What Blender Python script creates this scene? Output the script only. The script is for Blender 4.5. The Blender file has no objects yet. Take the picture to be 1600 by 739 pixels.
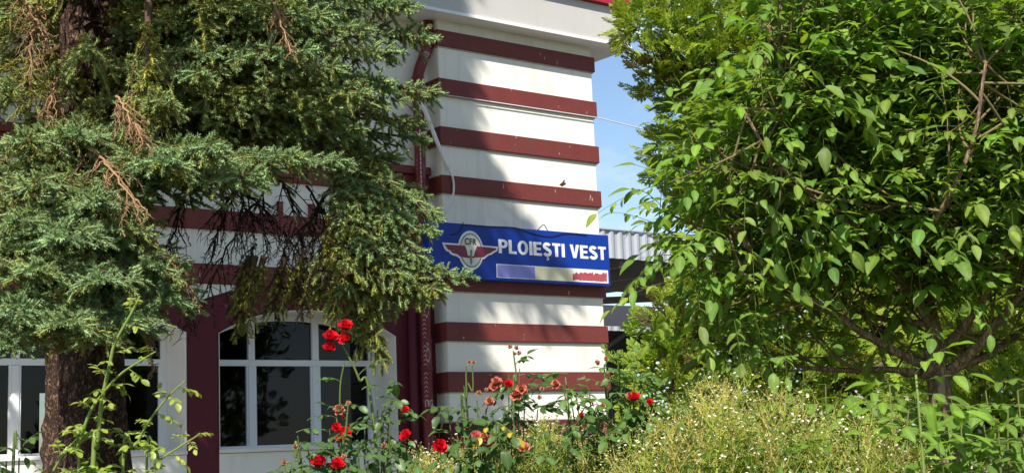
import bpy, math, random
import numpy as np
from mathutils import Vector
from mathutils.geometry import tessellate_polygon

rng = np.random.default_rng(11)
random.seed(11)
scene = bpy.context.scene
COL = scene.collection
A = np.array
R_ = math.radians

# ------------------------------------------------------------------ camera model
FPX, EYE = 2139.38, A([-7.409, -10.682, 1.6])
YAW, PIT, ROL = R_(37.610), R_(8.698), R_(-2.3225)
_w = A([math.sin(YAW)*math.cos(PIT), math.cos(YAW)*math.cos(PIT), math.sin(PIT)])
_r = A([math.cos(YAW), -math.sin(YAW), 0.0]); _u = np.cross(_r, _w)
CR = _r*math.cos(ROL)+_u*math.sin(ROL); CU = -_r*math.sin(ROL)+_u*math.cos(ROL)
def P(x, y, d):
    """world point seen at photo pixel (x, y), d metres along the view axis"""
    return EYE + (_w + CR*(x-800)/FPX + CU*(369.5-y)/FPX)*d
def onY(x, y, Y):
    d = _w + CR*(x-800)/FPX + CU*(369.5-y)/FPX
    return EYE + d*(Y-EYE[1])/d[1]
G = 0.35            # ground level
UP = A([0, 0, 1.0])

# ------------------------------------------------------------------ materials
def new_mat(name):
    m = bpy.data.materials.new(name); m.use_nodes = True
    nt = m.node_tree; b = nt.nodes['Principled BSDF']
    return m, nt, b
def solid(name, col, rough=0.6, noise=0.12, scale=8.0, bump=0.0, bscale=60.0, spec=0.4, metal=0.0, dirt=None, dscale=3.0, damt=0.5):
    m, nt, b = new_mat(name); N = nt.nodes.new; L = nt.links.new
    tc = N('ShaderNodeTexCoord')
    nz = N('ShaderNodeTexNoise'); nz.inputs['Scale'].default_value = scale; nz.inputs['Detail'].default_value = 6
    L(tc.outputs['Object'], nz.inputs['Vector'])
    mx = N('ShaderNodeMix'); mx.data_type = 'RGBA'
    mx.inputs['A'].default_value = (*[c*(1-noise) for c in col], 1)
    mx.inputs['B'].default_value = (*[min(1, c*(1+noise)) for c in col], 1)
    L(nz.outputs['Fac'], mx.inputs['Factor'])
    out = mx.outputs['Result']
    if dirt:
        n2 = N('ShaderNodeTexNoise'); n2.inputs['Scale'].default_value = dscale; n2.inputs['Detail'].default_value = 9
        n2.inputs['Roughness'].default_value = 0.7
        mp = N('ShaderNodeMapping'); mp.inputs['Scale'].default_value = (2.2, 2.2, 0.3)
        L(tc.outputs['Object'], mp.inputs['Vector']); L(mp.outputs['Vector'], n2.inputs['Vector'])
        rp = N('ShaderNodeMapRange'); rp.inputs['From Min'].default_value = 0.52; rp.inputs['From Max'].default_value = 0.75
        rp.inputs['To Max'].default_value = damt
        L(n2.outputs['Fac'], rp.inputs['Value'])
        m2 = N('ShaderNodeMix'); m2.data_type = 'RGBA'; m2.inputs['B'].default_value = (*dirt, 1)
        L(out, m2.inputs['A']); L(rp.outputs['Result'], m2.inputs['Factor']); out = m2.outputs['Result']
    L(out, b.inputs['Base Color'])
    b.inputs['Roughness'].default_value = rough; b.inputs['Metallic'].default_value = metal
    b.inputs['Specular IOR Level'].default_value = spec
    if bump:
        n3 = N('ShaderNodeTexNoise'); n3.inputs['Scale'].default_value = bscale; n3.inputs['Detail'].default_value = 5
        L(tc.outputs['Object'], n3.inputs['Vector'])
        bp = N('ShaderNodeBump'); bp.inputs['Strength'].default_value = bump; bp.inputs['Distance'].default_value = 0.01
        L(n3.outputs['Fac'], bp.inputs['Height']); L(bp.outputs['Normal'], b.inputs['Normal'])
    return m
def chipped(name, col, chip):
    """painted cement band: fine flaking that shows the pale render beneath"""
    m = solid(name, col, rough=0.62, noise=0.16, scale=5, bump=0.35, bscale=45, dirt=(0.11, 0.05, 0.045), dscale=4, damt=0.45)
    nt = m.node_tree; N = nt.nodes.new; L = nt.links.new; b = nt.nodes['Principled BSDF']
    old = b.inputs['Base Color'].links[0].from_socket
    tc = N('ShaderNodeTexCoord'); v = N('ShaderNodeTexNoise'); v.inputs['Scale'].default_value = 24; v.inputs['Detail'].default_value = 3
    mp = N('ShaderNodeMapping'); mp.inputs['Scale'].default_value = (1, 1, 0.5)
    L(tc.outputs['Object'], mp.inputs['Vector']); L(mp.outputs['Vector'], v.inputs['Vector'])
    rp = N('ShaderNodeMapRange'); rp.inputs['From Min'].default_value = 0.70; rp.inputs['From Max'].default_value = 0.74; rp.inputs['To Max'].default_value = 0.8
    L(v.outputs['Fac'], rp.inputs['Value'])
    mx = N('ShaderNodeMix'); mx.data_type = 'RGBA'; mx.inputs['B'].default_value = (*chip, 1)
    L(old, mx.inputs['A']); L(rp.outputs['Result'], mx.inputs['Factor']); L(mx.outputs['Result'], b.inputs['Base Color'])
    return m
def leafy(name, rough=0.5, trans=0.3, tcol=(1.25, 1.35, 0.6), spec=0.4, nz=0.0):
    """foliage: base colour from the leaf's own colour attribute, light passes through the blade"""
    m, nt, b = new_mat(name); N = nt.nodes.new; L = nt.links.new
    at = N('ShaderNodeAttribute'); at.attribute_name = 'col'
    src = at.outputs['Color']
    if nz:
        tc = N('ShaderNodeTexCoord'); n = N('ShaderNodeTexNoise'); n.inputs['Scale'].default_value = 55; n.inputs['Detail'].default_value = 3
        L(tc.outputs['Object'], n.inputs['Vector'])
        mr = N('ShaderNodeMapRange'); mr.inputs['To Min'].default_value = 1-nz; mr.inputs['To Max'].default_value = 1+nz
        L(n.outputs['Fac'], mr.inputs['Value'])
        vm = N('ShaderNodeVectorMath'); vm.operation = 'SCALE'
        L(src, vm.inputs[0]); L(mr.outputs['Result'], vm.inputs['Scale']); src = vm.outputs['Vector']
    L(src, b.inputs['Base Color']); b.inputs['Roughness'].default_value = rough; b.inputs['Specular IOR Level'].default_value = spec
    tr = N('ShaderNodeBsdfTranslucent'); mul = N('ShaderNodeVectorMath'); mul.operation = 'MULTIPLY'
    mul.inputs[1].default_value = tcol; L(src, mul.inputs[0]); L(mul.outputs['Vector'], tr.inputs['Color'])
    mix = N('ShaderNodeMixShader'); mix.inputs['Fac'].default_value = trans
    L(b.outputs['BSDF'], mix.inputs[1]); L(tr.outputs['BSDF'], mix.inputs[2])
    L(mix.outputs['Shader'], nt.nodes['Material Output'].inputs['Surface'])
    return m
def bark(name, c1, c2, scale, stretch=0.35, bump=0.8):
    m, nt, b = new_mat(name); N = nt.nodes.new; L = nt.links.new
    tc = N('ShaderNodeTexCoord'); mp = N('ShaderNodeMapping'); mp.inputs['Scale'].default_value = (1, 1, stretch)
    L(tc.outputs['Object'], mp.inputs['Vector'])
    v = N('ShaderNodeTexVoronoi'); v.inputs['Scale'].default_value = scale; v.feature = 'DISTANCE_TO_EDGE'
    n = N('ShaderNodeTexNoise'); n.inputs['Scale'].default_value = scale*1.5; n.inputs['Detail'].default_value = 8
    dist = N('ShaderNodeMix'); dist.data_type = 'RGBA'; dist.inputs['Factor'].default_value = 0.12
    L(mp.outputs['Vector'], n.inputs['Vector']); L(mp.outputs['Vector'], dist.inputs['A']); L(n.outputs['Color'], dist.inputs['B'])
    L(dist.outputs['Result'], v.inputs['Vector'])
    r = N('ShaderNodeMapRange'); r.inputs['From Max'].default_value = 0.25
    L(v.outputs['Distance'], r.inputs['Value'])
    ad = N('ShaderNodeMath'); ad.operation = 'MULTIPLY'; L(r.outputs['Result'], ad.inputs[0]); L(n.outputs['Fac'], ad.inputs[1])
    mx = N('ShaderNodeMix'); mx.data_type = 'RGBA'; mx.inputs['A'].default_value = (*c1, 1); mx.inputs['B'].default_value = (*c2, 1)
    mr = N('ShaderNodeMapRange'); mr.inputs['From Max'].default_value = 0.6; L(ad.outputs[0], mr.inputs['Value'])
    L(mr.outputs['Result'], mx.inputs['Factor']); L(mx.outputs['Result'], b.inputs['Base Color'])
    bp = N('ShaderNodeBump'); bp.inputs['Strength'].default_value = bump; bp.inputs['Distance'].default_value = 0.02
    L(ad.outputs[0], bp.inputs['Height']); L(bp.outputs['Normal'], b.inputs['Normal'])
    b.inputs['Roughness'].default_value = 0.9; b.inputs['Specular IOR Level'].default_value = 0.15
    return m

M = {}
M['white'] = solid('cream_stucco', (0.84, 0.81, 0.72), rough=0.9, noise=0.05, scale=2.5, bump=0.16, bscale=55, spec=0.2, dirt=(0.52, 0.46, 0.37), dscale=2.2, damt=0.5)
M['maroon'] = chipped('maroon_paint', (0.165, 0.031, 0.025), (0.45, 0.36, 0.30))
M['maroon_wall'] = solid('maroon_wall_paint', (0.105, 0.015, 0.024), rough=0.7, noise=0.12, scale=4, bump=0.3, bscale=50, spec=0.3, dirt=(0.10, 0.035, 0.03), dscale=3, damt=0.5)
M['lip'] = solid('cement_lip', (0.46, 0.40, 0.32), rough=0.9, noise=0.2, scale=12, bump=0.3)
M['eave'] = solid('eave_paint', (0.52, 0.50, 0.47), rough=0.7, noise=0.05, scale=2, dirt=(0.42, 0.38, 0.33), dscale=1.6, damt=0.35, bump=0.1)
M['roof'] = solid('red_roof_sheet', (0.38, 0.022, 0.04), rough=0.4, noise=0.08)
M['frame'] = solid('white_window_frame', (0.80, 0.80, 0.80), rough=0.35, noise=0.02, spec=0.5)
M['reveal'] = solid('white_reveal', (0.78, 0.75, 0.68), rough=0.85, noise=0.05, scale=5, bump=0.2, dirt=(0.5, 0.46, 0.4), dscale=4, damt=0.35)
M['room'] = solid('dim_room', (0.06, 0.055, 0.05), rough=0.9)  # kept near black so the room behind the windows reads as unlit
M['unlit'] = solid('unlit_partition', (0.035, 0.033, 0.035), rough=0.9, noise=0.3, scale=20)  # darkness of the unlit room put into the partition colour
M['blue'] = solid('blue_sign_sheet', (0.003, 0.036, 0.30), rough=0.4, noise=0.06, scale=3, spec=0.3, dirt=(0.006, 0.034, 0.20), dscale=3, damt=0.5)
M['signwhite'] = solid('white_vinyl', (0.82, 0.82, 0.82), rough=0.4, noise=0.02)
M['cream'] = solid('cream_vinyl', (0.85, 0.77, 0.50), rough=0.45, noise=0.04)
M['lav'] = solid('faded_blue_vinyl', (0.27, 0.28, 0.68), rough=0.45, noise=0.06)
M['faded_red'] = solid('faded_red_vinyl', (0.42, 0.075, 0.09), rough=0.5, noise=0.45, scale=45)
M['wing'] = solid('maroon_vinyl', (0.20, 0.022, 0.050), rough=0.45, noise=0.05)
M['grey'] = solid('grey_ring', (0.22, 0.22, 0.20), rough=0.5)
M['ivory'] = solid('ivory_disc', (0.74, 0.72, 0.62), rough=0.45, noise=0.03)
M['black'] = solid('black_line', (0.02, 0.02, 0.022), rough=0.5)
M['pipe'] = solid('maroon_foil', (0.17, 0.020, 0.022), rough=0.6, noise=0.25, scale=18, bump=0.5, bscale=25, spec=0.4, dirt=(0.30, 0.20, 0.19), dscale=9, damt=0.6)
M['pipetext'] = solid('foil_print', (0.46, 0.38, 0.38), rough=0.5, noise=0.25, scale=50)
M['cable'] = solid('white_cable', (0.78, 0.77, 0.74), rough=0.45, noise=0.06)
M['wire'] = solid('pale_wire', (0.55, 0.57, 0.60), rough=0.5)
M['steel'] = solid('galvanised_sheet', (0.36, 0.38, 0.41), rough=0.55, noise=0.08, scale=3, metal=0.0, dirt=(0.35, 0.34, 0.33), dscale=2, damt=0.4)
M['darksteel'] = solid('dark_steel', (0.035, 0.035, 0.04), rough=0.6, noise=0.2)
M['greysteel'] = solid('grey_panel', (0.06, 0.06, 0.075), rough=0.6, noise=0.12)
M['beam'] = solid('rusty_beam', (0.12, 0.10, 0.09), rough=0.7, noise=0.2)
M['soil'] = solid('garden_soil', (0.075, 0.075, 0.035), rough=0.95, noise=0.5, scale=1.2, bump=0.6, bscale=8)
M['path'] = solid('concrete_path', (0.32, 0.31, 0.29), rough=0.9, noise=0.15, scale=2, bump=0.2)
M['farwall'] = solid('pale_wall', (0.52, 0.46, 0.45), rough=0.9, noise=0.08, dirt=(0.6, 0.36, 0.32), dscale=1.4, damt=0.7)
M['red'] = solid('red_enamel', (0.42, 0.02, 0.03), rough=0.5, noise=0.15)
M['spruce_bark'] = bark('spruce_bark', (0.022, 0.013, 0.010), (0.18, 0.105, 0.07), 24, 0.5, 1.0)
M['walnut_bark'] = bark('walnut_bark', (0.10, 0.062, 0.040), (0.34, 0.23, 0.15), 30, 0.25, 0.35)
M['thuja_bark'] = bark('thuja_bark', (0.05, 0.03, 0.02), (0.22, 0.14, 0.09), 30, 0.15)
M['needle'] = leafy('spruce_needles', rough=0.55, trans=0.10, tcol=(1.1, 1.2, 0.7), spec=0.3)
M['dead'] = leafy('dead_twig_wood', rough=0.85, trans=0.0, spec=0.15)
M['walnut'] = leafy('walnut_leaf', rough=0.52, trans=0.48, tcol=(1.3, 1.35, 0.45), spec=0.35, nz=0.22)
M['thuja'] = leafy('thuja_scale', rough=0.55, trans=0.42, tcol=(1.2, 1.2, 0.5), spec=0.3)
M['cone'] = leafy('thuja_cone', rough=0.7, trans=0.0, spec=0.2)
M['roseleaf'] = leafy('rose_leaf', rough=0.42, trans=0.30, tcol=(1.3, 1.35, 0.5), spec=0.45)
M['petal'] = leafy('rose_petal', rough=0.6, trans=0.28, tcol=(1.2, 0.8, 0.8), spec=0.2)
M['weed'] = leafy('meadow_plant', rough=0.6, trans=0.38, tcol=(1.2, 1.2, 0.6), spec=0.2)
# glass: clear pane with a mirror-like film of reflection
m, nt, b = new_mat('window_glass'); nt.nodes.remove(b)
tr = nt.nodes.new('ShaderNodeBsdfTransparent'); tr.inputs['Color'].default_value = (0.6, 0.63, 0.64, 1)
gl = nt.nodes.new('ShaderNodeBsdfGlossy'); gl.inputs['Roughness'].default_value = 0.02; gl.inputs['Color'].default_value = (0.9, 0.95, 1, 1)
fr = nt.nodes.new('ShaderNodeFresnel'); fr.inputs['IOR'].default_value = 1.28
mx = nt.nodes.new('ShaderNodeMixShader'); nt.links.new(fr.outputs[0], mx.inputs[0]); nt.links.new(tr.outputs[0], mx.inputs[1]); nt.links.new(gl.outputs[0], mx.inputs[2])
nt.links.new(mx.outputs[0], nt.nodes['Material Output'].inputs['Surface']); M['glass'] = m

# ------------------------------------------------------------------ object helpers
def tag(o, label=None, cat=None, group=None, kind=None):
    if label: o['label'] = label
    if cat: o['category'] = cat
    if group: o['group'] = group
    if kind: o['kind'] = kind
    return o
def empty(name, loc=(0, 0, 0)):
    o = bpy.data.objects.new(name, None); COL.objects.link(o); o.location = loc; o.empty_display_size = 0.2
    return o
def link(name, me, parent=None):
    o = bpy.data.objects.new(name, me); COL.objects.link(o)
    if parent:
        o.parent = parent
        p = A(parent.location) if parent.parent is None else A(parent.location)+A(parent.parent.location)
        o.location = tuple(-p)         # vertices are given in world coordinates
    return o
class MB:
    def __init__(s): s.v, s.f, s.sm = [], [], []
    def add(s, v, f, smooth=False):
        n = len(s.v); s.v += [tuple(map(float, p)) for p in v]
        for q in f: s.f.append(tuple(i+n for i in q)); s.sm.append(smooth)
    def box(s, x0, x1, y0, y1, z0, z1):
        s.add([(x0,y0,z0),(x1,y0,z0),(x1,y1,z0),(x0,y1,z0),(x0,y0,z1),(x1,y0,z1),(x1,y1,z1),(x0,y1,z1)],
              [(0,3,2,1),(4,5,6,7),(0,1,5,4),(1,2,6,5),(2,3,7,6),(3,0,4,7)])
    def beam(s, p, q, w, h):
        p, q = A(p, float), A(q, float); d = q-p; d /= np.linalg.norm(d)
        sd = np.cross(d, UP); sd /= np.linalg.norm(sd); up = np.cross(sd, d)
        c = [(-w/2,-h/2),(w/2,-h/2),(w/2,h/2),(-w/2,h/2)]
        s.add([e+sd*a+up*b for e in (p, q) for a, b in c], [(0,1,2,3),(7,6,5,4),(0,4,5,1),(1,5,6,2),(2,6,7,3),(3,7,4,0)])
    def tube(s, pts, r, n=10, caps=True):
        pts = [A(p, float) for p in pts]; k = len(pts); rr = r if hasattr(r, '__len__') else [r]*k
        ref = None; rings = []
        for i in range(k):
            d = pts[min(i+1, k-1)]-pts[max(i-1, 0)]; d /= np.linalg.norm(d)+1e-9
            if ref is None:
                ref = np.cross(d, (0.3, 0.9, 0.2)); ref /= np.linalg.norm(ref)
            ref = ref-d*(ref@d); ref /= np.linalg.norm(ref); o = np.cross(d, ref)
            rings.append([pts[i]+rr[i]*(ref*math.cos(t)+o*math.sin(t)) for t in np.linspace(0, 2*math.pi, n, endpoint=False)])
        f = [(i*n+j, i*n+(j+1) % n, (i+1)*n+(j+1) % n, (i+1)*n+j) for i in range(k-1) for j in range(n)]
        if caps: f += [tuple(range(n))[::-1], tuple(range((k-1)*n, k*n))]
        s.add([p for ring in rings for p in ring], f, True)
    def prism(s, outer, holes=(), y0=0.0, y1=0.1, smooth=False):
        """polygon in X,Z extruded from y0 (front) to y1"""
        loops = [outer]+list(holes); flat = [p for l in loops for p in l]
        tri = tessellate_polygon([[Vector((p[0], p[1], 0)) for p in l] for l in loops]); n = len(flat)
        v = [(p[0], y0, p[1]) for p in flat]+[(p[0], y1, p[1]) for p in flat]; f = []
        for t in tri:
            a, b, c = [flat[i] for i in t]
            if (b[0]-a[0])*(c[1]-a[1])-(b[1]-a[1])*(c[0]-a[0]) < 0: t = t[::-1]
            f.append(tuple(t)); f.append(tuple(i+n for i in t[::-1]))
        k = 0
        for l in loops:
            area = sum(l[i][0]*l[(i+1) % len(l)][1]-l[(i+1) % len(l)][0]*l[i][1] for i in range(len(l)))
            ccw = (area > 0) == (k == 0)
            for i in range(len(l)):
                a, b = k+i, k+(i+1) % len(l)
                f.append((b, a, a+n, b+n) if ccw else (a, b, b+n, a+n))
            k += len(l)
        s.add(v, f)
    def build(s, name, mat, parent=None, bevel=0.0):
        me = bpy.data.meshes.new(name); me.from_pydata(s.v, [], s.f); me.materials.append(mat)
        me.polygons.foreach_set('use_smooth', s.sm); me.update()
        o = link(name, me, parent)
        if bevel:
            md = o.modifiers.new('edge', 'BEVEL'); md.width = bevel; md.segments = 2; md.limit_method = 'ANGLE'
        return o
def text_geo(string, bold=0.0):
    c = bpy.data.curves.new('t', 'FONT'); c.body = string; c.size = 1.0; c.offset = bold; c.resolution_u = 6; c.fill_mode = 'FRONT'
    o = bpy.data.objects.new('t', c); COL.objects.link(o); bpy.context.view_layer.update()
    me = bpy.data.meshes.new_from_object(o.evaluated_get(bpy.context.evaluated_depsgraph_get()))
    v = A([tuple(p.co) for p in me.vertices])[:, :2]; f = [tuple(p.vertices) for p in me.polygons]
    bpy.data.objects.remove(o); bpy.data.curves.remove(c); bpy.data.meshes.remove(me)
    v -= v.min(0); v /= v.max(0)
    return v, f

# ---- numpy accumulators for foliage
class Acc:
    def __init__(s): s.V, s.F, s.C, s.n = [], [], [], 0
    def raw(s, v, f, c):
        v = np.asarray(v, np.float32).reshape(-1, 3); c = np.broadcast_to(np.asarray(c, np.float32), v.shape)
        s.V.append(v); s.F.append(np.asarray(f, np.int64).reshape(-1, 3)+s.n); s.C.append(c); s.n += len(v)
    def inst(s, T, pos, Rm, sc, col):
        """T = (verts, tris, per-vertex colour weight 0..1 or None); col (N,2,3) = colour at weight 0 and 1"""
        v, f, w = T; pos = np.asarray(pos, float); N = len(pos); sc = np.asarray(sc, float)
        if N == 0: return
        V = pos[:, None]+sc[:, None, None]*np.einsum('nij,vj->nvi', Rm, v)
        C = col[:, None, 0]*(1-w)[None, :, None]+col[:, None, 1]*w[None, :, None]
        F = (f[None]+(np.arange(N)*len(v))[:, None, None]+s.n).reshape(-1, 3)
        s.V.append(V.reshape(-1, 3).astype(np.float32)); s.F.append(F); s.C.append(C.reshape(-1, 3).astype(np.float32)); s.n += N*len(v)
    def tube(s, pts, rad, col, n=4):
        pts = np.asarray(pts, float); k = len(pts)
        rad = np.asarray(rad if hasattr(rad, '__len__') else [rad]*k, float)
        d = np.gradient(pts, axis=0); d /= np.linalg.norm(d, axis=1, keepdims=True)+1e-9
        a = np.cross(d, (0.31, 0.77, 0.55)); a /= np.linalg.norm(a, axis=1, keepdims=True)+1e-9; b = np.cross(d, a)
        t = np.linspace(0, 2*np.pi, n, endpoint=False)
        V = pts[:, None]+rad[:, None, None]*(a[:, None]*np.cos(t)[None, :, None]+b[:, None]*np.sin(t)[None, :, None])
        f = []
        for i in range(k-1):
            for j in range(n):
                p, q = i*n+j, i*n+(j+1) % n; f += [(p, q, q+n), (p, q+n, p+n)]
        s.raw(V, f, col)
    def build(s, name, mat, parent=None, smooth=False):
        V = np.concatenate(s.V); F = np.concatenate(s.F); C = np.concatenate(s.C)
        me = bpy.data.meshes.new(name); me.vertices.add(len(V)); me.vertices.foreach_set('co', V.ravel())
        me.loops.add(F.size); me.loops.foreach_set('vertex_index', F.ravel().astype(np.int32))
        me.polygons.add(len(F)); me.polygons.foreach_set('loop_start', (np.arange(len(F))*3).astype(np.int32))
        me.polygons.foreach_set('loop_total', np.full(len(F), 3, np.int32))
        if smooth: me.polygons.foreach_set('use_smooth', np.ones(len(F), bool))
        me.update(calc_edges=True)
        at = me.attributes.new('col', 'FLOAT_COLOR', 'POINT')
        at.data.foreach_set('color', np.concatenate([np.clip(C, 0, 1), np.ones((len(C), 1), np.float32)], 1).ravel())
        me.materials.append(mat)
        return link(name, me, parent)
def nrm(v): v = np.asarray(v, float); return v/(np.linalg.norm(v, axis=-1, keepdims=True)+1e-9)
def frames(d, up):
    """rotation matrices with columns x = d, z ~ up, y = z x x"""
    x = nrm(np.atleast_2d(d)); up = np.broadcast_to(np.asarray(up, float), x.shape)
    z = nrm(up-x*(up*x).sum(-1, keepdims=True)); y = np.cross(z, x)
    return np.stack([x, y, z], -1)
def rnd(n, s=1.0): return rng.normal(0, s, (n, 3))
def bez(a, b, c, n):
    t = np.linspace(0, 1, n)[:, None]; return (1-t)**2*a+2*t*(1-t)*b+t*t*c
def smooth_path(pts, n):
    """Catmull-Rom through the points"""
    p = np.asarray(pts, float); q = np.vstack([2*p[0]-p[1], p, 2*p[-1]-p[-2]]); out = []
    seg = len(p)-1; per = max(2, n//seg)
    for i in range(seg):
        t = np.linspace(0, 1, per, endpoint=False)[:, None]; a, b, c, d = q[i:i+4]
        out.append(0.5*((2*b)+(-a+c)*t+(2*a-5*b+4*c-d)*t**2+(-a+3*b-3*c+d)*t**3))
    return np.vstack(out+[p[-1:]])

# ------------------------------------------------------------------ setting: ground and path
mb = MB(); mb.add([(-300,-300,G),(300,-300,G),(300,300,G),(-300,300,G)], [(0,1,2,3)])
tag(mb.build('ground', M['soil']), kind='structure')
mb = MB(); mb.box(-11, 3.2, -1.5, 0.2, G-0.05, G+0.10)
tag(mb.build('pavement', M['path']), kind='structure')
mb = MB(); mb.box(-40, 60, 6.7, 30, G-0.05, G+0.20)
tag(mb.build('platform', M['path']), kind='structure')

# ------------------------------------------------------------------ station building
W = 1.984
BANDS = [(5.664,5.503),(5.176,5.009),(4.693,4.513),(4.212,4.039),(3.735,3.560),(3.260,3.090),(2.791,2.615),(2.319,2.132)]
YM = 0.208          # face of the main wall
bld = empty('station_building', (-3.0, 0.2, G))
tag(bld, 'cream station building with maroon stripes, striped corner tower and arched windows', 'building')
# ground-floor arches
def arch(x0, x1, zb, zs, zt, n=14):
    """segmental opening with straight shoulders"""
    pts = [(x0, zb), (x1, zb), (x1, zs)]
    for i in range(1, n):
        t = i/n; x = x1+(x0-x1)*t; u = abs(2*t-1)
        pts.append((x, zs+(zt-zs)*(1-u**2.4)))
    pts.append((x0, zs)); return pts
ZB, ZS, ZT = 1.640, 2.665, 2.885
OPEN = [(-2.254, -0.452), (-4.640, -2.551), (-6.95, -5.0)]
mb = MB(); mb.prism([(-9, G), (0, G), (0, 3.088), (-9, 3.088)], [arch(a, b, ZB, ZS, ZT) for a, b in OPEN], YM, YM+0.44)
mb.build('wall', M['maroon_wall'], bld)
mb = MB(); mb.box(-9, 0, YM, YM+0.44, 3.092, 5.83); mb.build('upper_wall', M['white'], bld)
for cx in (-2.403, -4.82):      # white spandrels and under-sill aprons set a hair proud of the maroon field
    mb = MB(); mb.prism([(cx-0.224, 3.055), (cx, 2.951), (cx+0.37, 3.072), (cx+0.37, 3.087), (cx-0.224, 3.087)], (), YM-0.006, YM-0.001); mb.build('spandrel', M['white'], bld)
for a, b in OPEN:
    mb = MB(); mb.box(a, b, YM-0.006, YM-0.001, G+0.62, ZB-0.002); mb.build('apron', M['white'], bld)
# tower
mb = MB(); mb.box(0, W, 0, 3.2, 1.84, 5.83); mb.build('tower', M['white'], bld, bevel=0.012)
mb = MB(); mb.box(-0.02, W+0.02, -0.02, 3.22, G, 1.838); mb.build('plinth', M['maroon_wall'], bld)
# other building masses (behind the front wall)
mb = MB(); mb.box(-9.4, -9.002, YM, 6.4, G, 5.83); mb.box(-9, -0.1, 3.25, 6, 3.4, 3.6); mb.box(-9, 0, YM+0.442, 6, 3.4, 3.6)
mb.build('side_wall', M['white'], bld)
q0, q1 = onY(62, 612, 6.0), onY(101, 722, 6.0)
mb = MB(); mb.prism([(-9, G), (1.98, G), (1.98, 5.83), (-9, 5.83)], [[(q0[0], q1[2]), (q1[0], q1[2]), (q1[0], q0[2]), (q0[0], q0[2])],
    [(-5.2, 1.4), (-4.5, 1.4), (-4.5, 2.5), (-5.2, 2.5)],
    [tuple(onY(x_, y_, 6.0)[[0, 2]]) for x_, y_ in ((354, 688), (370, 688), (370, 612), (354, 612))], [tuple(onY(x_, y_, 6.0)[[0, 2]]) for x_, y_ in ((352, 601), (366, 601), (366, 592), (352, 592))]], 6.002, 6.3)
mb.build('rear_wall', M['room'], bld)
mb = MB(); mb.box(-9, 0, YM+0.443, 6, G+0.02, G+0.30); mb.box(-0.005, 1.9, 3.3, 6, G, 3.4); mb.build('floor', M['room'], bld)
for i, (zt, zb) in enumerate(BANDS):
    mb = MB()
    if i == 3: mb.box(-9, -0.03, YM-0.07, YM+0.02, 4.232, 4.31); mb.box(-9, -0.03, YM-0.03, YM+0.02, zb, 4.23)
    elif i in (4, 5): mb.box(-9, -0.03, YM-0.03, YM+0.02, zb, zt)
    mb.box(-0.026, W+0.026, -0.026, 3.226, zb, zt)
    o = mb.build('band', M['maroon'], bld, bevel=0.006)
    mb = MB(); mb.box(-0.010, W+0.010, -0.010, 3.21, zb-0.013, zb-0.001); mb.build('band_lip', M['lip'], o)
for x in (-3.42, -3.13, -1.65, -1.33, -4.9, -5.2):
    mb = MB(); mb.box(x-0.03, x+0.03, YM-0.018, YM-0.001, 4.33 if x < -2 else 3.738, 5.78 if x < -2 else 3.86)
    mb.build('wall_strip', M['maroon'], bld)
# eaves and roof
ex0, ex1, ey0 = -9.8, 2.372, -0.205
mb = MB(); mb.box(ex0, ex1, ey0, 6.6, 5.785, 6.20); ev = mb.build('eave', M['eave'], bld, bevel=0.01)
mb = MB(); mb.box(ex0-0.012, ex1+0.012, ey0-0.014, 6.61, 5.772, 5.802); mb.build('drip_edge', M['frame'], ev)
mb = MB(); mb.box(ex0-0.06, ex1+0.06, ey0-0.06, 6.66, 6.203, 6.30)
a = [(ex0-.06, ey0-.06, 6.3), (ex1+.06, ey0-.06, 6.3), (ex1+.06, 6.66, 6.3), (ex0-.06, 6.66, 6.3), (ex0+3, 3.2, 7.5), (ex1-3, 3.2, 7.5)]
mb.add(a, [(0, 1, 5, 4), (1, 2, 5), (2, 3, 4, 5), (3, 0, 4)])
mb.build('roof', M['roof'], bld)
# windows
YF = YM+0.442-0.06
def window(x0, x1, mull, label):
    ar = arch(x0, x1, ZB, ZS, ZT)
    w = 0.06; ix0, ix1 = x0+w, x1-w
    def sh(k):  # opening outline shrunk by k
        return arch(x0+k, x1-k, ZB+k, ZS-k*0.4, ZT-k)
    mb = MB(); holes = []
    zt0, zt1 = 2.411, 2.466
    xs = [ix0]+[v for m_ in mull for v in m_]+[ix1]
    mb.prism(sh(0.004), [sh(w)], YF, YF+0.055)
    mb.box(ix0-0.001, ix1+0.001, YF+0.002, YF+0.053, zt0, zt1)
    for a, b in mull:
        xm = (a+b)/2; u = abs(2*(x1-xm)/(x1-x0)-1); top = ZS+(ZT-ZS)*(1-u**2.4)-0.03
        mb.box(a, b, YF-0.002, YF+0.056, ZB+w-0.002, zt0-0.001); mb.box(a, b, YF-0.002, YF+0.056, zt1+0.001, top)
    # slim sash lines
    for i in range(0, len(xs)-1, 2):
        for e in (xs[i], xs[i+1]-0.018): mb.box(e, e+0.018, YF+0.008, YF+0.045, ZB+w, zt0)
    o = mb.build('window', M['frame'], bld, bevel=0.004)
    mb = MB(); mb.prism(sh(w*0.5), (), YF+0.026, YF+0.030); mb.build('pane', M['glass'], o)
    mb = MB()   # plastered reveal lining the opening
    inn = sh(0.006)
    n = len(ar)
    for i in range(n):
        if i == 0: continue
        a, b, c, d = ar[i], ar[(i+1) % n], inn[(i+1) % n], inn[i]
        mb.add([(d[0], YM-0.008, d[1]), (c[0], YM-0.008, c[1]), (c[0], YF-0.002, c[1]), (d[0], YF-0.002, d[1])], [(0, 1, 2, 3)])
        mb.add([(a[0], YM-0.008, a[1]), (b[0], YM-0.008, b[1]), (c[0], YM-0.008, c[1]), (d[0], YM-0.008, d[1])], [(0, 1, 2, 3)])
    mb.build('reveal', M['reveal'], o)
    mb = MB(); mb.box(x0-0.0, x1+0.0, YM-0.03, YF-0.003, ZB+0.002, ZB+0.035); mb.build('sill', M['reveal'], o, bevel=0.006)
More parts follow.
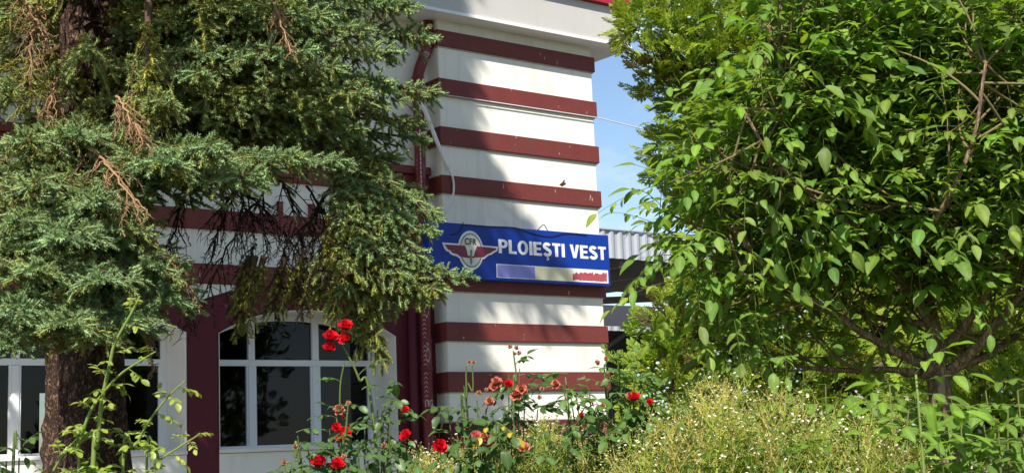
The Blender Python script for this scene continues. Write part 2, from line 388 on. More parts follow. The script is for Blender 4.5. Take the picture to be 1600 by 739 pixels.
window(*OPEN[0], [(-1.780, -1.717), (-1.127, -1.059)], '')
window(*OPEN[1], [(-3.883, -3.820), (-3.19, -3.13)], '')
window(*OPEN[2], [(-6.3, -6.24), (-5.6, -5.54)], '')
mb = MB()   # partitions some way behind the glass, coloured near black for an unlit room
mb.box(-1.36, -0.3, 1.5, 1.52, 1.3, 3.3); mb.build('partition', M['unlit'], bld)
mb = MB(); mb.box(-2.98, -2.2, 1.9, 1.92, 1.3, 3.3); mb.build('partition', M['unlit'], bld)
# drainpipe wrapped in printed foil
pl = [(-0.045, 0.10, 5.79), (-0.045, 0.10, 5.56), (-0.06, 0.10, 5.49), (-0.15, 0.10, 5.29), (-0.178, 0.10, 5.21), (-0.182, 0.10, 5.0), (-0.185, 0.10, 4.0), (-0.185, 0.10, 3.0), (-0.18, 0.10, 1.6), (-0.18, 0.10, G)]
mb = MB(); mb.tube(pl, 0.054, 18)
for z in (5.17, 4.02, 2.62, 2.35): mb.tube([(-0.182, 0.10, z-0.02), (-0.182, 0.10, z+0.02)], 0.059, 18)
pipe = mb.build('drainpipe', M['pipe'], bld)
mb = MB(); mb.tube([(-0.30, 0.15, G), (-0.30, 0.15, 3.0)], 0.04, 14); mb.build('conduit', M['maroon_wall'], bld)
def wrap(v, f, cx, cz, wdt, hgt, ang0=-0.62, rot=0.0, mirror=False, turn=False, rad=0.0560):
    """print flat artwork on the pipe, centred on the side that faces (ang0 from -Y towards -X)"""
    v = A(v, float).copy()-0.5
    if mirror: v[:, 0] *= -1
    if turn: v = np.stack([-v[:, 1], v[:, 0]], 1)
    v[:, 0] *= wdt; v[:, 1] *= hgt
    c_, s_ = math.cos(rot), math.sin(rot)
    v = np.stack([v[:, 0]*c_-v[:, 1]*s_, v[:, 0]*s_+v[:, 1]*c_], 1)
    out = []; PT = MB()
    for x, z in v:
        t = ang0+x/rad
        zz = cz+z
        # centre line of the pipe at this height
        px = np.interp(zz, [p[2] for p in pl][::-1], [p[0] for p in pl][::-1])
        out.append((px+rad*math.sin(t), 0.10-rad*math.cos(t), zz))
    PT.add(out, [q[::-1] for q in f] if mirror else f)
    PT.build('print_mark', M['pipetext'], pipe)
tri = (A([(0, 1), (1, 1), (0.5, 0)]), [(2, 1, 0)])
tv, tf = text_geo('ETIC', 0.03)
wrap(tv, tf, 0, 5.62, 0.12, 0.045, mirror=True); wrap(*text_geo('ETIC', 0.03), 0, 5.42, 0.11, 0.05, rot=-0.3, mirror=True)
wrap(A([(0.3, 0), (0.7, 0), (1, .4), (.5, 1), (0, .4)]), [(0, 1, 2, 3, 4)], 0, 5.70, 0.04, 0.06)
tv, tf = text_geo('TIG', 0.03)
wrap(tv, tf, 0, 4.60, 0.12, 0.075, mirror=True)
wrap(tv, tf, 0, 2.03, 0.10, 0.065, ang0=-0.45)
wrap(*text_geo('AMP', 0.02), 0, 4.86, 0.06, 0.15, turn=True); wrap(*text_geo('TIG', 0.02), 0, 5.09, 0.10, 0.05, mirror=True)
for k in range(9): wrap(A([(0, 0), (1, 0.5), (1, 0.62), (0, 0.12)]), [(0, 1, 2, 3)], 0, 4.42-0.045*k, 0.05, 0.05, ang0=-0.85)
for k in range(22): wrap(A([(0, 0), (0.5, 0.4), (1, 0), (1, 0.16), (0.5, 0.56), (0, 0.16)]), [(0, 1, 4, 5), (1, 2, 3, 4)], 0, 2.95-0.042*k, 0.035, 0.05, ang0=-0.75)
for k in range(24): wrap(A([(0, 0), (1, 0), (1, 1), (0, 1)]), [(0, 1, 2, 3)], 0, 4.86-0.045*k, 0.012, 0.036, ang0=-0.5)
for z, f_ in ((2.86, 1), (2.60, 1), (2.44, 1), (2.52, -1)):
    t0 = tri[0] if f_ > 0 else A([(1, 0), (0, 0), (0.5, 1)])
    wrap(t0, tri[1], 0, z, 0.055, 0.075, ang0=-0.25)


# ------------------------------------------------------------------ station sign
YS = -0.130
sgn = empty('station_sign', (0.85, 0, 3.2))
tag(sgn, 'blue station name sign with winged emblem on striped tower', 'sign')
sx0, sx1, sz0, sz1 = -0.275, 1.985, 3.196, 3.726
mb = MB(); mb.box(sx0, sx1, YS, YS+0.095, sz0, sz1); board = mb.build('board', M['blue'], sgn, bevel=0.006)
for x in (0.2, 0.9, 1.7):
    mb = MB(); mb.box(x-0.02, x+0.02, YS+0.096, 0.0, 3.24, 3.68); mb.build('bracket', M['darksteel'], sgn)
def cs(x, y):                                  # position on the sign face of a detail
    p = onY(660+x/5.28, 340+y/5.28, YS); return (p[0], p[2])
em = MB()
cx, cz, rx, rz = 0.2125, 3.472, 0.150, 0.190
def ell(k, n=48): return [(cx+rx*k*math.cos(t), cz+rz*k*math.sin(t)) for t in np.linspace(0, 2*math.pi, n, endpoint=False)]
lw = [(180,222),(350,232),(372,318),(376,334),(350,330),(318,326),(300,316),(290,304),(262,297),(240,288),(230,270),(207,263),(195,245)]
rw = [(440,236),(608,254),(602,268),(576,279),(562,291),(540,298),(522,309),(505,326),(420,330),(422,318)]
lw2 = [(160,206),(352,219),(372,345),(300,334),(278,318),(250,312),(222,296),(216,282),(196,278),(178,252)]
rw2 = [(430,223),(622,241),(614,278),(588,292),(572,304),(548,312),(528,325),(508,341),(410,345)]
em.prism(ell(1.0), (), YS-0.004, YS-0.0005)
emb = em.build('emblem', M['signwhite'], sgn)
def part(poly, y, mat, name='emblem_layer'):
    mb = MB(); mb.prism(poly, (), YS-y, YS-y+0.0012); return mb.build(name, mat, emb)
part([cs(*p) for p in lw2], 0.0052, M['signwhite'], 'wing_outline'); part([cs(*p) for p in rw2], 0.0052, M['signwhite'], 'wing_outline')
mb = MB(); mb.prism(ell(0.87), [ell(0.81)[::-1]], YS-0.0068, YS-0.0056); mb.build('ring', M['grey'], emb)
part(ell(0.80), 0.0068, M['ivory'], 'disc')
part([cs(*p) for p in lw], 0.0084, M['wing'], 'wing'); part([cs(*p) for p in rw], 0.0084, M['wing'], 'wing')
part([cs(*p) for p in [(343,222),(448,228),(414,326),(382,322)]], 0.0100, M['ivory'], 'keystone')
part([cs(*p) for p in [(388,275),(398,262),(405,275),(406,372),(398,392),(391,372)]], 0.0116, M['grey'], 'spike')
part([cs(*p) for p in [(372,316),(428,320),(420,334),(372,332)]], 0.0108, M['wing'], 'wing')
def flat_text(string, x0, x1, z0, z1, y, mat, parent, bold, name):
    v, f = text_geo(string, bold); mb = MB()
    mb.add([(x0+p[0]*(x1-x0), YS-y, z0+p[1]*(z1-z0)) for p in v], f); return mb.build(name, mat, parent)
a, b = cs(343, 190), cs(440, 200)
flat_text('CFR', a[0], b[0], cs(390, 222)[1]-0.004, cs(390, 172)[1], 0.0130, M['black'], emb, 0.012, 'lettering')
# station name: heavy letters built stroke by stroke on a 1-high grid
def letters():
    out = []; S = 0.245
    def rect(x0, x1, z0, z1): return [(x0, z0), (x1, z0), (x1, z1), (x0, z1)]
    def arc(cx_, cz_, rx_, rz_, a0, a1, n=16): return [(cx_+rx_*math.cos(R_(t)), cz_+rz_*math.sin(R_(t))) for t in np.linspace(a0, a1, n)]
    def Pp(): return [rect(0, S, 0, 1), arc(.42, .69, .30, .31, -90, 90)[::1]+[(S, 1), (S, .82)]+arc(.40, .69, .10, .13, 90, -90)+[(S, .56), (S, .38)]], 0.72
    def Ll(): return [rect(0, S, 0, 1), rect(S, .62, 0, .19)], 0.64
    def Oo(): return [arc(.42, .5, .42, .52, 0, 360, 40)[:-1], 'hole', arc(.42, .5, .19, .33, 0, 360, 40)[:-1]], 0.86
    def Ii(): return [rect(0, S, 0, 1)], 0.25
    def Ee(): return [rect(0, S, 0, 1), rect(S, .66, .81, 1), rect(S, .61, .41, .59), rect(S, .68, 0, .19)], 0.69
    def Ss(ced):
        path = arc(.35, .735, .24, .165, 20, 270, 18)+arc(.35, .285, .26, .20, 90, -160, 18)
        L, Rr = [], []
        for i in range(len(path)):
            a_ = A(path[max(i-1, 0)]); b_ = A(path[min(i+1, len(path)-1)]); d = b_-a_; d /= np.linalg.norm(d)+1e-9
            n_ = A([-d[1], d[0]]); w_ = 0.118; L.append(tuple(A(path[i])+n_*w_)); Rr.append(tuple(A(path[i])-n_*w_))
        q = [('strip', L, Rr)]
        if ced: q += [rect(.31, .41, -.12, .02), arc(.36, -.20, .12, .10, 90, -150, 10)+arc(.34, -.20, .05, .03, -150, 90, 8)]
        return q, 0.72
    def Tt(): return [rect(0, .68, .81, 1), rect(.34-S/2, .34+S/2, 0, .81)], 0.70
    def Vv(): return [[(0, 1), (.25, 1), (.40, .30), (.55, 1), (.79, 1), (.52, 0), (.27, 0)]], 0.80
    x = 0
    for ch in 'PLOIE' + 'Ş' + 'TI VEST':
        if ch == ' ': x += 0.36; continue
        fn = {'P': Pp, 'L': Ll, 'O': Oo, 'I': Ii, 'E': Ee, 'T': Tt, 'V': Vv}.get(ch)
        sh, adv = fn() if fn else Ss(ch == 'Ş')
        out.append((x, sh)); x += adv+0.085
    return out, x-0.085
LT, wid = letters()
nx0, nx1, nz0, nz1 = 0.548, 1.940, 3.464, 3.601
def mp(p, ox): return (nx0+(p[0]+ox)/wid*(nx1-nx0), nz0+p[1]*(nz1-nz0))
for ox, shapes in LT:
    mb = MB()
    if 'hole' in shapes:
        mb.prism([mp(p, ox) for p in shapes[0]], [[mp(p, ox) for p in shapes[2]]], YS-0.004, YS-0.001); mb.build('letter', M['signwhite'], sgn); continue
    for s_ in shapes:
        if s_[0] == 'strip':
            for i in range(len(s_[1])-1):
                q = [s_[1][i], s_[1][i+1], s_[2][i+1], s_[2][i]]
                ar_ = sum(q[k][0]*q[(k+1) % 4][1]-q[(k+1) % 4][0]*q[k][1] for k in range(4))
                if ar_ < 0: q = q[::-1]
                mb.add([(lambda t: (t[0], YS-0.004, t[1]))(mp(p, ox)) for p in q], [(0, 1, 2, 3)])
        else: mb.prism([mp(p, ox) for p in s_], (), YS-0.004, YS-0.001)
    mb.build('letter', M['signwhite'], sgn)
mb = MB(); mb.box(0.512, 1.952, YS-0.003, YS-0.0005, 3.222, 3.357); st = mb.build('stripe_panel', M['signwhite'], sgn)
mb = MB(); mb.box(0.522, 0.986, YS-0.005, YS-0.0035, 3.230, 3.349); mb.build('blue_field', M['lav'], st)
mb = MB(); mb.box(0.988, 1.470, YS-0.005, YS-0.0035, 3.230, 3.349); mb.build('cream_field', M['cream'], st)
top = [(1.915-0.44*t, 3.318+0.010*rng.normal()) for t in np.linspace(0, 1, 26)]
top = [(1.928, 3.235), (1.934, 3.333), (1.922, 3.335)]+top+[(1.472, 3.236)]
top += [(1.472+0.452*t, 3.236+0.006*abs(rng.normal())) for t in np.linspace(0.05, 0.97, 18)]
mb = MB(); mb.prism(top, (), YS-0.005, YS-0.0035); mb.build('red_field', M['faded_red'], st)
mb = MB(); mb.tube(smooth_path([(p[0], YS-0.008, p[1]) for p in [cs(232,140), cs(290,130), cs(322,90), cs(330,55), (0.13, 3.74)]], 20), 0.0045, 6)
mb.tube(smooth_path([(p[0], YS-0.008, p[1]) for p in [cs(330,58), cs(520,72), cs(760,84), cs(900,130), cs(1050,155), cs(1180,128), cs(1350,142)]], 30), 0.004, 6)
mb.build('cable', M['black'], sgn)
p = onY(848, 357, -0.08)
mb = MB(); mb.tube(smooth_path([(p[0]-.07, -.08, 3.728), (p[0]-.03, -.08, 3.765), (p[0]+.01, -.09, 3.79), (p[0]+.05, -.08, 3.75), (p[0]+.07, -.08, 3.728)], 14), 0.005, 6)
mb.build('hook', M['beam'], sgn)

# ------------------------------------------------------------------ small things on the tower
cab = [(-0.215, 0.02, 4.90), (-0.19, -0.02, 4.82), (-0.088, -0.03, 4.569), (0.049, -0.035, 4.267)]
mb = MB(); mb.tube(smooth_path(cab, 16), [0.021]*12+[0.019]*4, 8)
mb.tube(smooth_path([(0.047, -0.035, 4.272), (0.092, -0.038, 4.20), (0.104, -0.04, 4.11), (0.092, -0.04, 4.02), (0.058, -0.04, 3.935), (0.0, -0.04, 3.86), (-0.06, -0.03, 3.82)], 28), 0.0105, 8)
mb.tube(smooth_path([(0.049, -0.045, 4.262), (0.088, -0.05, 4.19), (0.097, -0.05, 4.11), (0.083, -0.05, 4.02), (0.046, -0.05, 3.94), (-0.015, -0.045, 3.86)], 28), 0.006, 6)
tag(mb.build('cable', M['cable']), 'thick white cable hanging in a loop beside the maroon drainpipe', 'cable')
mb = MB()
q = P(1330, 203, 9.0)
w0 = (0.0, -0.034, 5.006); w1 = (W+0.034, -0.034, 5.004)
sag = [A(w1)+(A((9.0, -1.2, 4.55))-A(w1))*t+A([0, 0, -0.25*4*t*(1-t)*0.6]) for t in np.linspace(0, 1, 14)]
mb.tube([w0, w1]+sag[1:], 0.0055, 6)
tag(mb.build('overhead_wire', M['wire']), 'thin pale wire running from the striped tower out to the right', 'wire')
p = onY(879, 289, -0.03); mb = MB()
for dx, dz, a_ in ((0, 0, .3), (.025, .012, 1.2), (-.02, .008, -.6), (.01, .028, 2.0)):
    v = [(p[0]+dx+.035*math.cos(a_), -.05, p[2]+dz+.02*math.sin(a_)), (p[0]+dx, -.062, p[2]+dz+.02), (p[0]+dx-.03*math.cos(a_), -.03, p[2]+dz-.01), (p[0]+dx, -.02, p[2]+dz-.018)]
    mb.add(v, [(0, 1, 2), (0, 2, 3)])
tag(mb.build('dry_leaf', solid('dry_leaf', (0.30, 0.13, 0.07), rough=0.8, noise=0.4, scale=40)), 'small rust-brown dry leaf caught on a maroon band of the tower', 'leaf')

# ------------------------------------------------------------------ platform canopies behind
can = empty('platform_canopy', (14, 8, G+0.2)); tag(can, 'near platform canopy with grey corrugated fascia and dark rafters', 'canopy')
mb = MB(); zt, zb = 5.255, 4.770; n = 0; v = []; f = []
for x in np.arange(5.0, 26, 0.05):
    yy = 7.0+(0.028 if (n//2) % 2 else 0.0); v += [(x, yy, zb-0.006*x+0.05), (x, yy, zt-0.006*x+0.05)]; n += 1
f = [(2*i, 2*i+2, 2*i+3, 2*i+1) for i in range(n-1)]
mb.add(v, f); mb.box(5, 26, 6.985, 7.06, 5.262, 5.285); mb.build('fascia', M['steel'], can)
mb = MB(); mb.box(5, 26, 7.06, 12.5, 4.98, 5.06); mb.build('roof', M['darksteel'], can)
mb = MB()
for x in np.arange(5.5, 26, 1.6):
    mb.beam((x, 7.1, 4.70), (x, 12.4, 4.86), 0.10, 0.14)
mb.beam((6.5, 9.0, 4.0), (12.0, 7.4, 4.86), 0.09, 0.12); mb.beam((9.0, 10.4, 4.35), (15.5, 10.4, 4.75), 0.10, 0.14)
mb.build('rafter', M['beam'], can)
for x in (7.2, 13.0, 19.0):
    mb = MB(); mb.tube([(x, 10.0, G+0.2), (x, 10.0, 4.98)], 0.11, 12); mb.build('post', M['darksteel'], can)
can2 = empty('far_platform_canopy', (22, 16, G+0.2)); tag(can2, 'far low platform canopy with dark grey fascia and pale corrugated edge', 'canopy')
mb = MB(); mb.box(12, 34, 14.0, 14.08, 4.36, 4.87); mb.build('fascia', M['greysteel'], can2)
mb = MB(); v = []; n = 0
for x in np.arange(12.0, 34, 0.06):
    yy = 13.95+(0.03 if (n//2) % 2 else 0.0); v += [(x, yy, 4.25), (x, yy, 4.358)]; n += 1
mb.add(v, [(2*i, 2*i+2, 2*i+3, 2*i+1) for i in range(n-1)]); mb.build('edge_sheet', M['steel'], can2)
mb = MB(); mb.box(12, 34, 14.09, 19, 4.6, 4.7); mb.build('roof', M['darksteel'], can2)
mb = MB(); mb.box(12, 34, 18.7, 19, G+.2, 4.6); mb.build('wall', M['darksteel'], can2)
mb = MB()
for x in (13.4, 16.0, 18.6, 22): mb.beam((x, 14.4, 3.2), (x+2.4, 14.4, 4.5), .08, .1)
mb.build('brace', M['beam'], can2)
for x in (13.2, 18.4, 24):
    mb = MB(); mb.box(x-.12, x+.12, 14.3, 14.5, G+.2, 4.6); mb.build('post', M['darksteel'], can2)
# far pale wall and red post at the right
a, b = P(1150, 700, 17), P(1720, 640, 13.5)
fw = MB(); d = nrm((b-a)*A([1, 1, 0])); nn = A([d[1], -d[0], 0])
v = [a, b, b-nn*.25, a-nn*.25]
fw.add([(p[0], p[1], G) for p in v]+[(p[0], p[1], 2.10) for p in v], [(0,1,5,4),(1,2,6,5),(2,3,7,6),(3,0,4,7),(4,5,6,7)])
tag(fw.build('garden_wall', M['farwall']), 'low pale pinkish wall glimpsed behind the trees at right', 'wall')
p = P(1507, 640, 11.5)
rp = empty('warning_post', (p[0], p[1], G)); tag(rp, 'dark red post with bright red box beyond the walnut trunk', 'post')
mb = MB(); mb.box(p[0]-.05, p[0]+.05, p[1]-.05, p[1]+.05, G, 2.15); mb.build('post', solid('dull_red', (0.12, 0.012, 0.02)), rp)
q = P(1512, 660, 11.35); mb = MB(); mb.box(q[0]-.055, q[0]+.055, q[1]-.04, q[1]+.04, q[2]-.055, q[2]+.05); mb.build('box', M['red'], rp, bevel=0.01)
# ------------------------------------------------------------------ spruce
def twig_template(n, seed):
    r = np.random.default_rng(seed); v = []; f = []; w = []
    for i in range(3):
        a = 2*np.pi*i/3; v += [(0, .02*np.cos(a), .02*np.sin(a)), (0.96, .008*np.cos(a), .008*np.sin(a))]; w += [0, 0.1]
    for i in range(3): j = (i+1) % 3; f += [(2*i, 2*j, 2*j+1), (2*i, 2*j+1, 2*i+1)]
    b = len(v); prof = [(0, .03), (.3, .075), (.75, .08), (1.0, .02)]
    for x_, rr in prof:
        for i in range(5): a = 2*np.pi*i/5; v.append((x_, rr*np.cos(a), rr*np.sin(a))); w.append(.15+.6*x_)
    for q in range(3):
        for i in range(5): j = (i+1) % 5; p0 = b+q*5; f += [(p0+i, p0+j, p0+5+j), (p0+i, p0+5+j, p0+5+i)]
    for k in range(n):
        t = r.uniform(0.0, 1.0); a = r.uniform(0, 2*np.pi)
        rad = A([0, np.cos(a), np.sin(a)]); rad = nrm(rad+A([0, 0, .35]))
        inc = r.uniform(.55, .95) if t < .92 else r.uniform(1.0, 2.2)
        d = nrm(A([inc, 0, 0])+rad); ln = r.uniform(.24, .34)*(1-.2*t)
        side = nrm(np.cross(d, rad+r.normal(0, .4, 3)))*.024
        p = A([t*.97, 0, 0]); b = len(v)
        v += [p-side, p+side, p+d*ln*.55+side*.8, p+d*ln*.55-side*.8, p+d*ln]
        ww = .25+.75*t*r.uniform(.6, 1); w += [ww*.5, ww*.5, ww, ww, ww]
        f += [(b, b+1, b+2), (b, b+2, b+3), (b+3, b+2, b+4)]
    return A(v), A(f), A(w)
TW = [twig_template(72, 100+i) for i in range(6)]
TWC = [twig_template(16, 200+i) for i in range(4)]
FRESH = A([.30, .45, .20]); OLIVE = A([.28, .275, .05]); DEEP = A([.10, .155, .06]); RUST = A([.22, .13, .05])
class Twigs:
    def __init__(s): s.p, s.d, s.s, s.a = [], [], [], []
    def add(s, p, d, sc, age): s.p.append(p); s.d.append(d); s.s.append(sc); s.a.append(age)
    def flush(s, acc, temps):
        if not s.p: return
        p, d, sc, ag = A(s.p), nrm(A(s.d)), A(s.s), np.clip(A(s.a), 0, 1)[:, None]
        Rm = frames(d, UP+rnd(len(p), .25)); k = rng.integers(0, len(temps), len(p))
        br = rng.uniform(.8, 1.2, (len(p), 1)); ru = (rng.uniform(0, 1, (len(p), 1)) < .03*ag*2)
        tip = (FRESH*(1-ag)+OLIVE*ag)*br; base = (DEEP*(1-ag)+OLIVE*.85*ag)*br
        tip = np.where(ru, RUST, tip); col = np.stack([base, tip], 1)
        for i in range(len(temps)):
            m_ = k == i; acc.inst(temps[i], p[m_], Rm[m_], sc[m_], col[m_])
def bough(tw, wood, root, tip, arch_=0.12, L=.42, step=.065, tstep=.042, hang=.25, age=.25, tl=.082, ctrl=None, bare=0.12, curl=.05):
    root, tip = A(root, float), A(tip, float); ln = np.linalg.norm(tip-root)
    c = (root+tip)/2+UP*arch_*ln if ctrl is None else A(ctrl)
    n = max(6, int(ln/step)); ax = bez(root, c, tip, n)
    ax[:, 2] += curl*np.linspace(0, 1, n)**5
    wood.tube(ax, np.linspace(.016+.008*ln, .004, n), (.10, .062, .040), 5)
    T = nrm(np.gradient(ax, axis=0)); L = min(L, .55*ln+.08); age = np.clip(age+rng.normal(0, .10), 0, 1); tl = tl*rng.uniform(.85, 1.15)
    for i in range(n):
        u = i/(n-1)
        if u < bare: continue
        ll = L*min(1, (u-bare)/.22+.15)*(1-u)**.62+.05
        t = T[i]; sd = np.cross(t, UP); sd = sd/(np.linalg.norm(sd)+1e-9) if np.linalg.norm(sd) > .15 else nrm(np.cross(t, A([_w[0], _w[1], 0])))
        for sg in (-1, 1):
            if rng.uniform() < .07: continue
            l = ll*rng.uniform(.7, 1.15); d = nrm(t*rng.uniform(.5, .85)+sd*sg*.85+UP*rng.normal(.0, .18)-UP*hang*.6)
            m_ = max(3, int(l/tstep)); v = np.linspace(0, 1, m_)
            lat = ax[i]+d*(l*v)[:, None]-UP*(hang*l*v**2)[:, None]*.8+UP*(.25*l*v**4)[:, None]*(.6-hang)
            lat += rnd(1, .004)
            wood.tube(lat, np.linspace(.005, .002, m_), (.12, .075, .045), 3)
            ld = nrm(np.gradient(lat, axis=0)); pr = np.cross(ld, UP); pr = nrm(pr)
            for j in range(m_):
                q = v[j]; ag = np.clip(age+.95*(1-u)*(1-q)+rng.normal(0, .14), 0, 1)
                for s2 in (-1, 1):
                    if j == m_-1 and s2 == 1: continue
                    dd = ld[j]*.75+pr[j]*s2*.72+UP*rng.normal(.16, .20)-UP*hang*.25
                    if j == m_-1: dd = ld[j]+UP*.12
                    tw.add(lat[j], dd, tl*rng.uniform(.75, 1.15)*(1-.25*q), ag)
                if rng.uniform() < .35: tw.add(lat[j], ld[j]*.5+UP*.6+rnd(1, .2)[0], tl*.7, ag)
                if rng.uniform() < .12+hang*.5: tw.add(lat[j], ld[j]*.7-UP*.6+rnd(1, .25)[0], tl*.8, min(1, ag+.5))
        if rng.uniform() < .8: tw.add(ax[i], t*.7+UP*.5+sd*rng.normal(0, .3), tl*.85, age)
    tw.add(tip+UP*curl, T[-1], tl*1.2, age*.5)
def dead_spray(acc, root, tip, L, col, n=14, sag=.10, fine=2, r0=.007):
    """needle-less bough: axis, side twigs and fine twiglets"""
    root, tip = A(root, float), A(tip, float); ax = bez(root, (root+tip)/2+UP*sag, tip, n)+rnd(n, .006)
    acc.tube(ax, np.linspace(r0, .003, n), col, 5); T = nrm(np.gradient(ax, axis=0))
    for i in range(1, n):
        for sg in (-1, 1):
            if rng.uniform() < .25: continue
            sd = nrm(np.cross(T[i], UP+rnd(1, .5)[0])); l = L*(1-.6*i/n)*rng.uniform(.5, 1.2)
            d = nrm(T[i]*.8+sd*sg*.8-UP*.35); k = 6; v = np.linspace(0, 1, k)[:, None]
            lat = ax[i]+d*l*v-UP*.3*l*v**2+rnd(k, .004)
            acc.tube(lat, np.linspace(.0045, .0015, k), col*rng.uniform(.7, 1.2), 3)
            for j in range(1, k):
                for _ in range(fine):
                    dd = nrm(d*.6+rnd(1, .6)[0]-UP*.5); e = lat[j]+dd*l*.28*rng.uniform(.4, 1.2)
                    acc.tube(np.stack([lat[j], (lat[j]+e)/2+rnd(1, .006)[0], e]), [.0022, .0018, .0010], col*rng.uniform(.7, 1.2), 3)
def spruce(base, top_h, label, boughs, dead, upper_from, rfun, seed, lean=(0, 0), long=()):
    """trunk + crown; boughs = explicit list, the rest of the crown in whorls above"""
    root = empty('spruce_tree', (base[0], base[1], G)); tag(root, label, 'tree', 'blue spruces before the station')
    H = top_h; zs = np.linspace(G, G+H, 40); fr = (zs-G)/H
    axis = np.stack([base[0]+lean[0]*(zs-G), base[1]+lean[1]*(zs-G), zs], 1)
    rad = .205*(1-fr)**.8+.01; rad[0] *= 1.35; rad[1] *= 1.08
    nr = 26; th = np.linspace(0, 2*np.pi, nr, endpoint=False); mb = MB()
    pts = []
    zz = np.linspace(G, G+H, 150); 
    for z in zz:
        f_ = (z-G)/H; r0 = .165*(1-f_)**1.9+.02; r0 *= 1+.35*math.exp(-(z-G)/.25)
        for t in th:
            rr = r0*(1+.05*math.sin(5*t+3*z)+.035*math.sin(11*t-7*z)+rng.normal(0, .05))
            pts.append((base[0]+lean[0]*(z-G)+rr*math.cos(t), base[1]+lean[1]*(z-G)+rr*math.sin(t), z))
    mb.add(pts, [(i*nr+j, i*nr+(j+1) % nr, (i+1)*nr+(j+1) % nr, (i+1)*nr+j) for i in range(len(zz)-1) for j in range(nr)], True)
    mb.build('trunk', M['spruce_bark'], root)
    def at(z): return A([base[0]+lean[0]*(z-G), base[1]+lean[1]*(z-G), z])
    ac, wd_, tw = Acc(), Acc(), Twigs()
    for b_ in boughs:
        tip = P(*b_[0]); o = dict(b_[1]); rz_ = o.pop('rz', .25); r = o.pop('root', None)
        bough(tw, wd_, at(tip[2]+rz_) if r is None else P(*r), tip, **o)
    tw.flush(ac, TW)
    # whorls out of the picture: coarser sprays, same build
    tw2 = Twigs(); z = upper_from; k = 0
    while z < G+H-.3:
        f_ = (z-G)/H; Rr = rfun(z); nb = 6
        for j in range(nb):
            t = k*.9+j*2*np.pi/nb+rng.normal(0, .2); r_ = Rr*rng.uniform(.7, 1.15)
            tip = at(z)+A([math.cos(t)*r_, math.sin(t)*r_, -.18*r_+rng.normal(0, .08)])
            bough(tw2, wd_, at(z), tip, L=.5*r_+.1, step=.16, tstep=.13, tl=.26, age=.3)
        z += .34; k += 1
    for a_, z, r_ in long:
        t = R_(a_); bough(tw2, wd_, at(z+.2*r_), at(z)+A([math.cos(t)*r_, math.sin(t)*r_, 0]), L=.34*r_+.1, step=.16, tstep=.13, tl=.26, age=.3)
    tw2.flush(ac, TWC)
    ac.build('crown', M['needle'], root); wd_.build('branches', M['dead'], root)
    if dead:
        dk = Acc()
        for r, t, l, c_, kw in dead: dead_spray(dk, P(*r), P(*t), l, A(c_), **kw)
        dk.build('dead_branches', M['dead'], root)
    return root
B = []
def bb(x, y, d, **k): B.append(((x, y, d), k))
# low boughs that come forward on the left of the picture
for x, y, d in [(35,235,5.9),(115,225,6.0),(60,300,5.7),(150,330,5.7),(20,365,5.5),(100,385,5.45),(185,375,5.8),(55,440,5.35),(150,455,5.4),(235,430,5.8),
                (262,478,6.0),(20,500,5.3),(100,520,5.3),(195,515,5.7),(10,555,5.35),(150,545,5.5),(-40,420,5.4),(-50,520,5.4),(-40,300,5.7)]:
    bb(x, y, d, L=.36, hang=.3, age=.22, rz=.30)
for x, y, d in [(60,320,7.6),(120,440,7.7),(-10,380,7.6),(20,110,7.6),(60,40,7.7),(-20,190,7.6),(75,210,7.7),(-30,40,7.5)]: bb(x, y, d, L=.5, hang=.3, age=.5)
# the long middle bough and those above it
bb(525, 268, 6.15, L=.36, hang=.34, age=.18, rz=.16); bb(455, 262, 6.0, L=.30, hang=.3, rz=.12); bb(395, 290, 5.9, L=.3, hang=.35, rz=.18)
bb(330, 245, 5.8, L=.3, hang=.35, rz=.15); bb(265, 268, 5.7, L=.3, hang=.35, rz=.2)
bb(255, 170, 6.0, L=.26, hang=.45, age=.4); bb(310, 130, 6.1, L=.16, hang=.4, age=.3); bb(230, 215, 6.0, L=.14, hang=.9, age=.7, root=(232, 0, 6.2))
bb(135, 90, 6.1, L=.14, hang=.8, age=.6)
bb(400, -70, 5.9, L=.36, hang=.3); bb(180, -130, 5.7, L=.3, hang=.3); bb(60, -60, 5.8, L=.36, hang=.3)  # boughs above the view, added to shade the crown below them
bb(20, 150, 6.2, L=.22, hang=.5, age=.4); bb(15, 40, 6.8, L=.22, hang=.5, age=.5)
# right-hand mass
for x, y, d in [(668,158,6.6),(640,205,6.7),(648,232,6.85),(600,262,6.8),(630,22,6.7),(655,70,6.8),(600,95,6.5),(560,60,6.3),(520,120,6.2),(560,160,6.2),(475,95,6.1),(515,185,6.3),
                (590,140,6.5),(500,40,6.3),(455,15,6.2),(560,10,6.5),(470,-20,6.4),(610,-30,6.7),(545,215,6.5)]:
    bb(x, y, d, L=.36, hang=.38, age=.25, rz=.18)
for x, y, d in [(560,235,7.2),(590,170,7.3),(520,90,7.2)]: bb(x, y, d, L=.5, hang=.5, age=.4)
# lower right bough, drooping before the sign and the window
for x, y, d, r in [(672,345,6.75,.3),(650,315,6.85,.3),(650,410,6.6,.3),(625,440,6.5,.35),(585,400,6.5,.3),(620,350,6.6,.25),(575,330,6.7,.25)]:
    bb(x, y, d, L=.33, hang=.3, age=.22, rz=r, root=(500, 225, 6.75))
bb(720, 447, 6.6, L=.18, hang=.25, age=.2, root=(560, 395, 6.7)); bb(675, 462, 6.55, L=.18, hang=.3, age=.3, root=(560, 400, 6.7)); bb(662, 372, 6.7, L=.14, hang=.3, age=.25, root=(560, 320, 6.8))
for x, y, d in [(545,455,6.5),(585,495,6.6),(615,480,6.6),(540,420,6.4),(650,470,6.6)]: bb(x, y, d, L=.26, hang=.5, age=.45, root=(540, 300, 6.7))
for x, y, d in [(525,495,6.55),(500,470,6.6),(555,520,6.6)]: bb(x, y, d, L=.12, hang=.6, age=.7, root=(x+15, 370, 6.6), tl=.07)
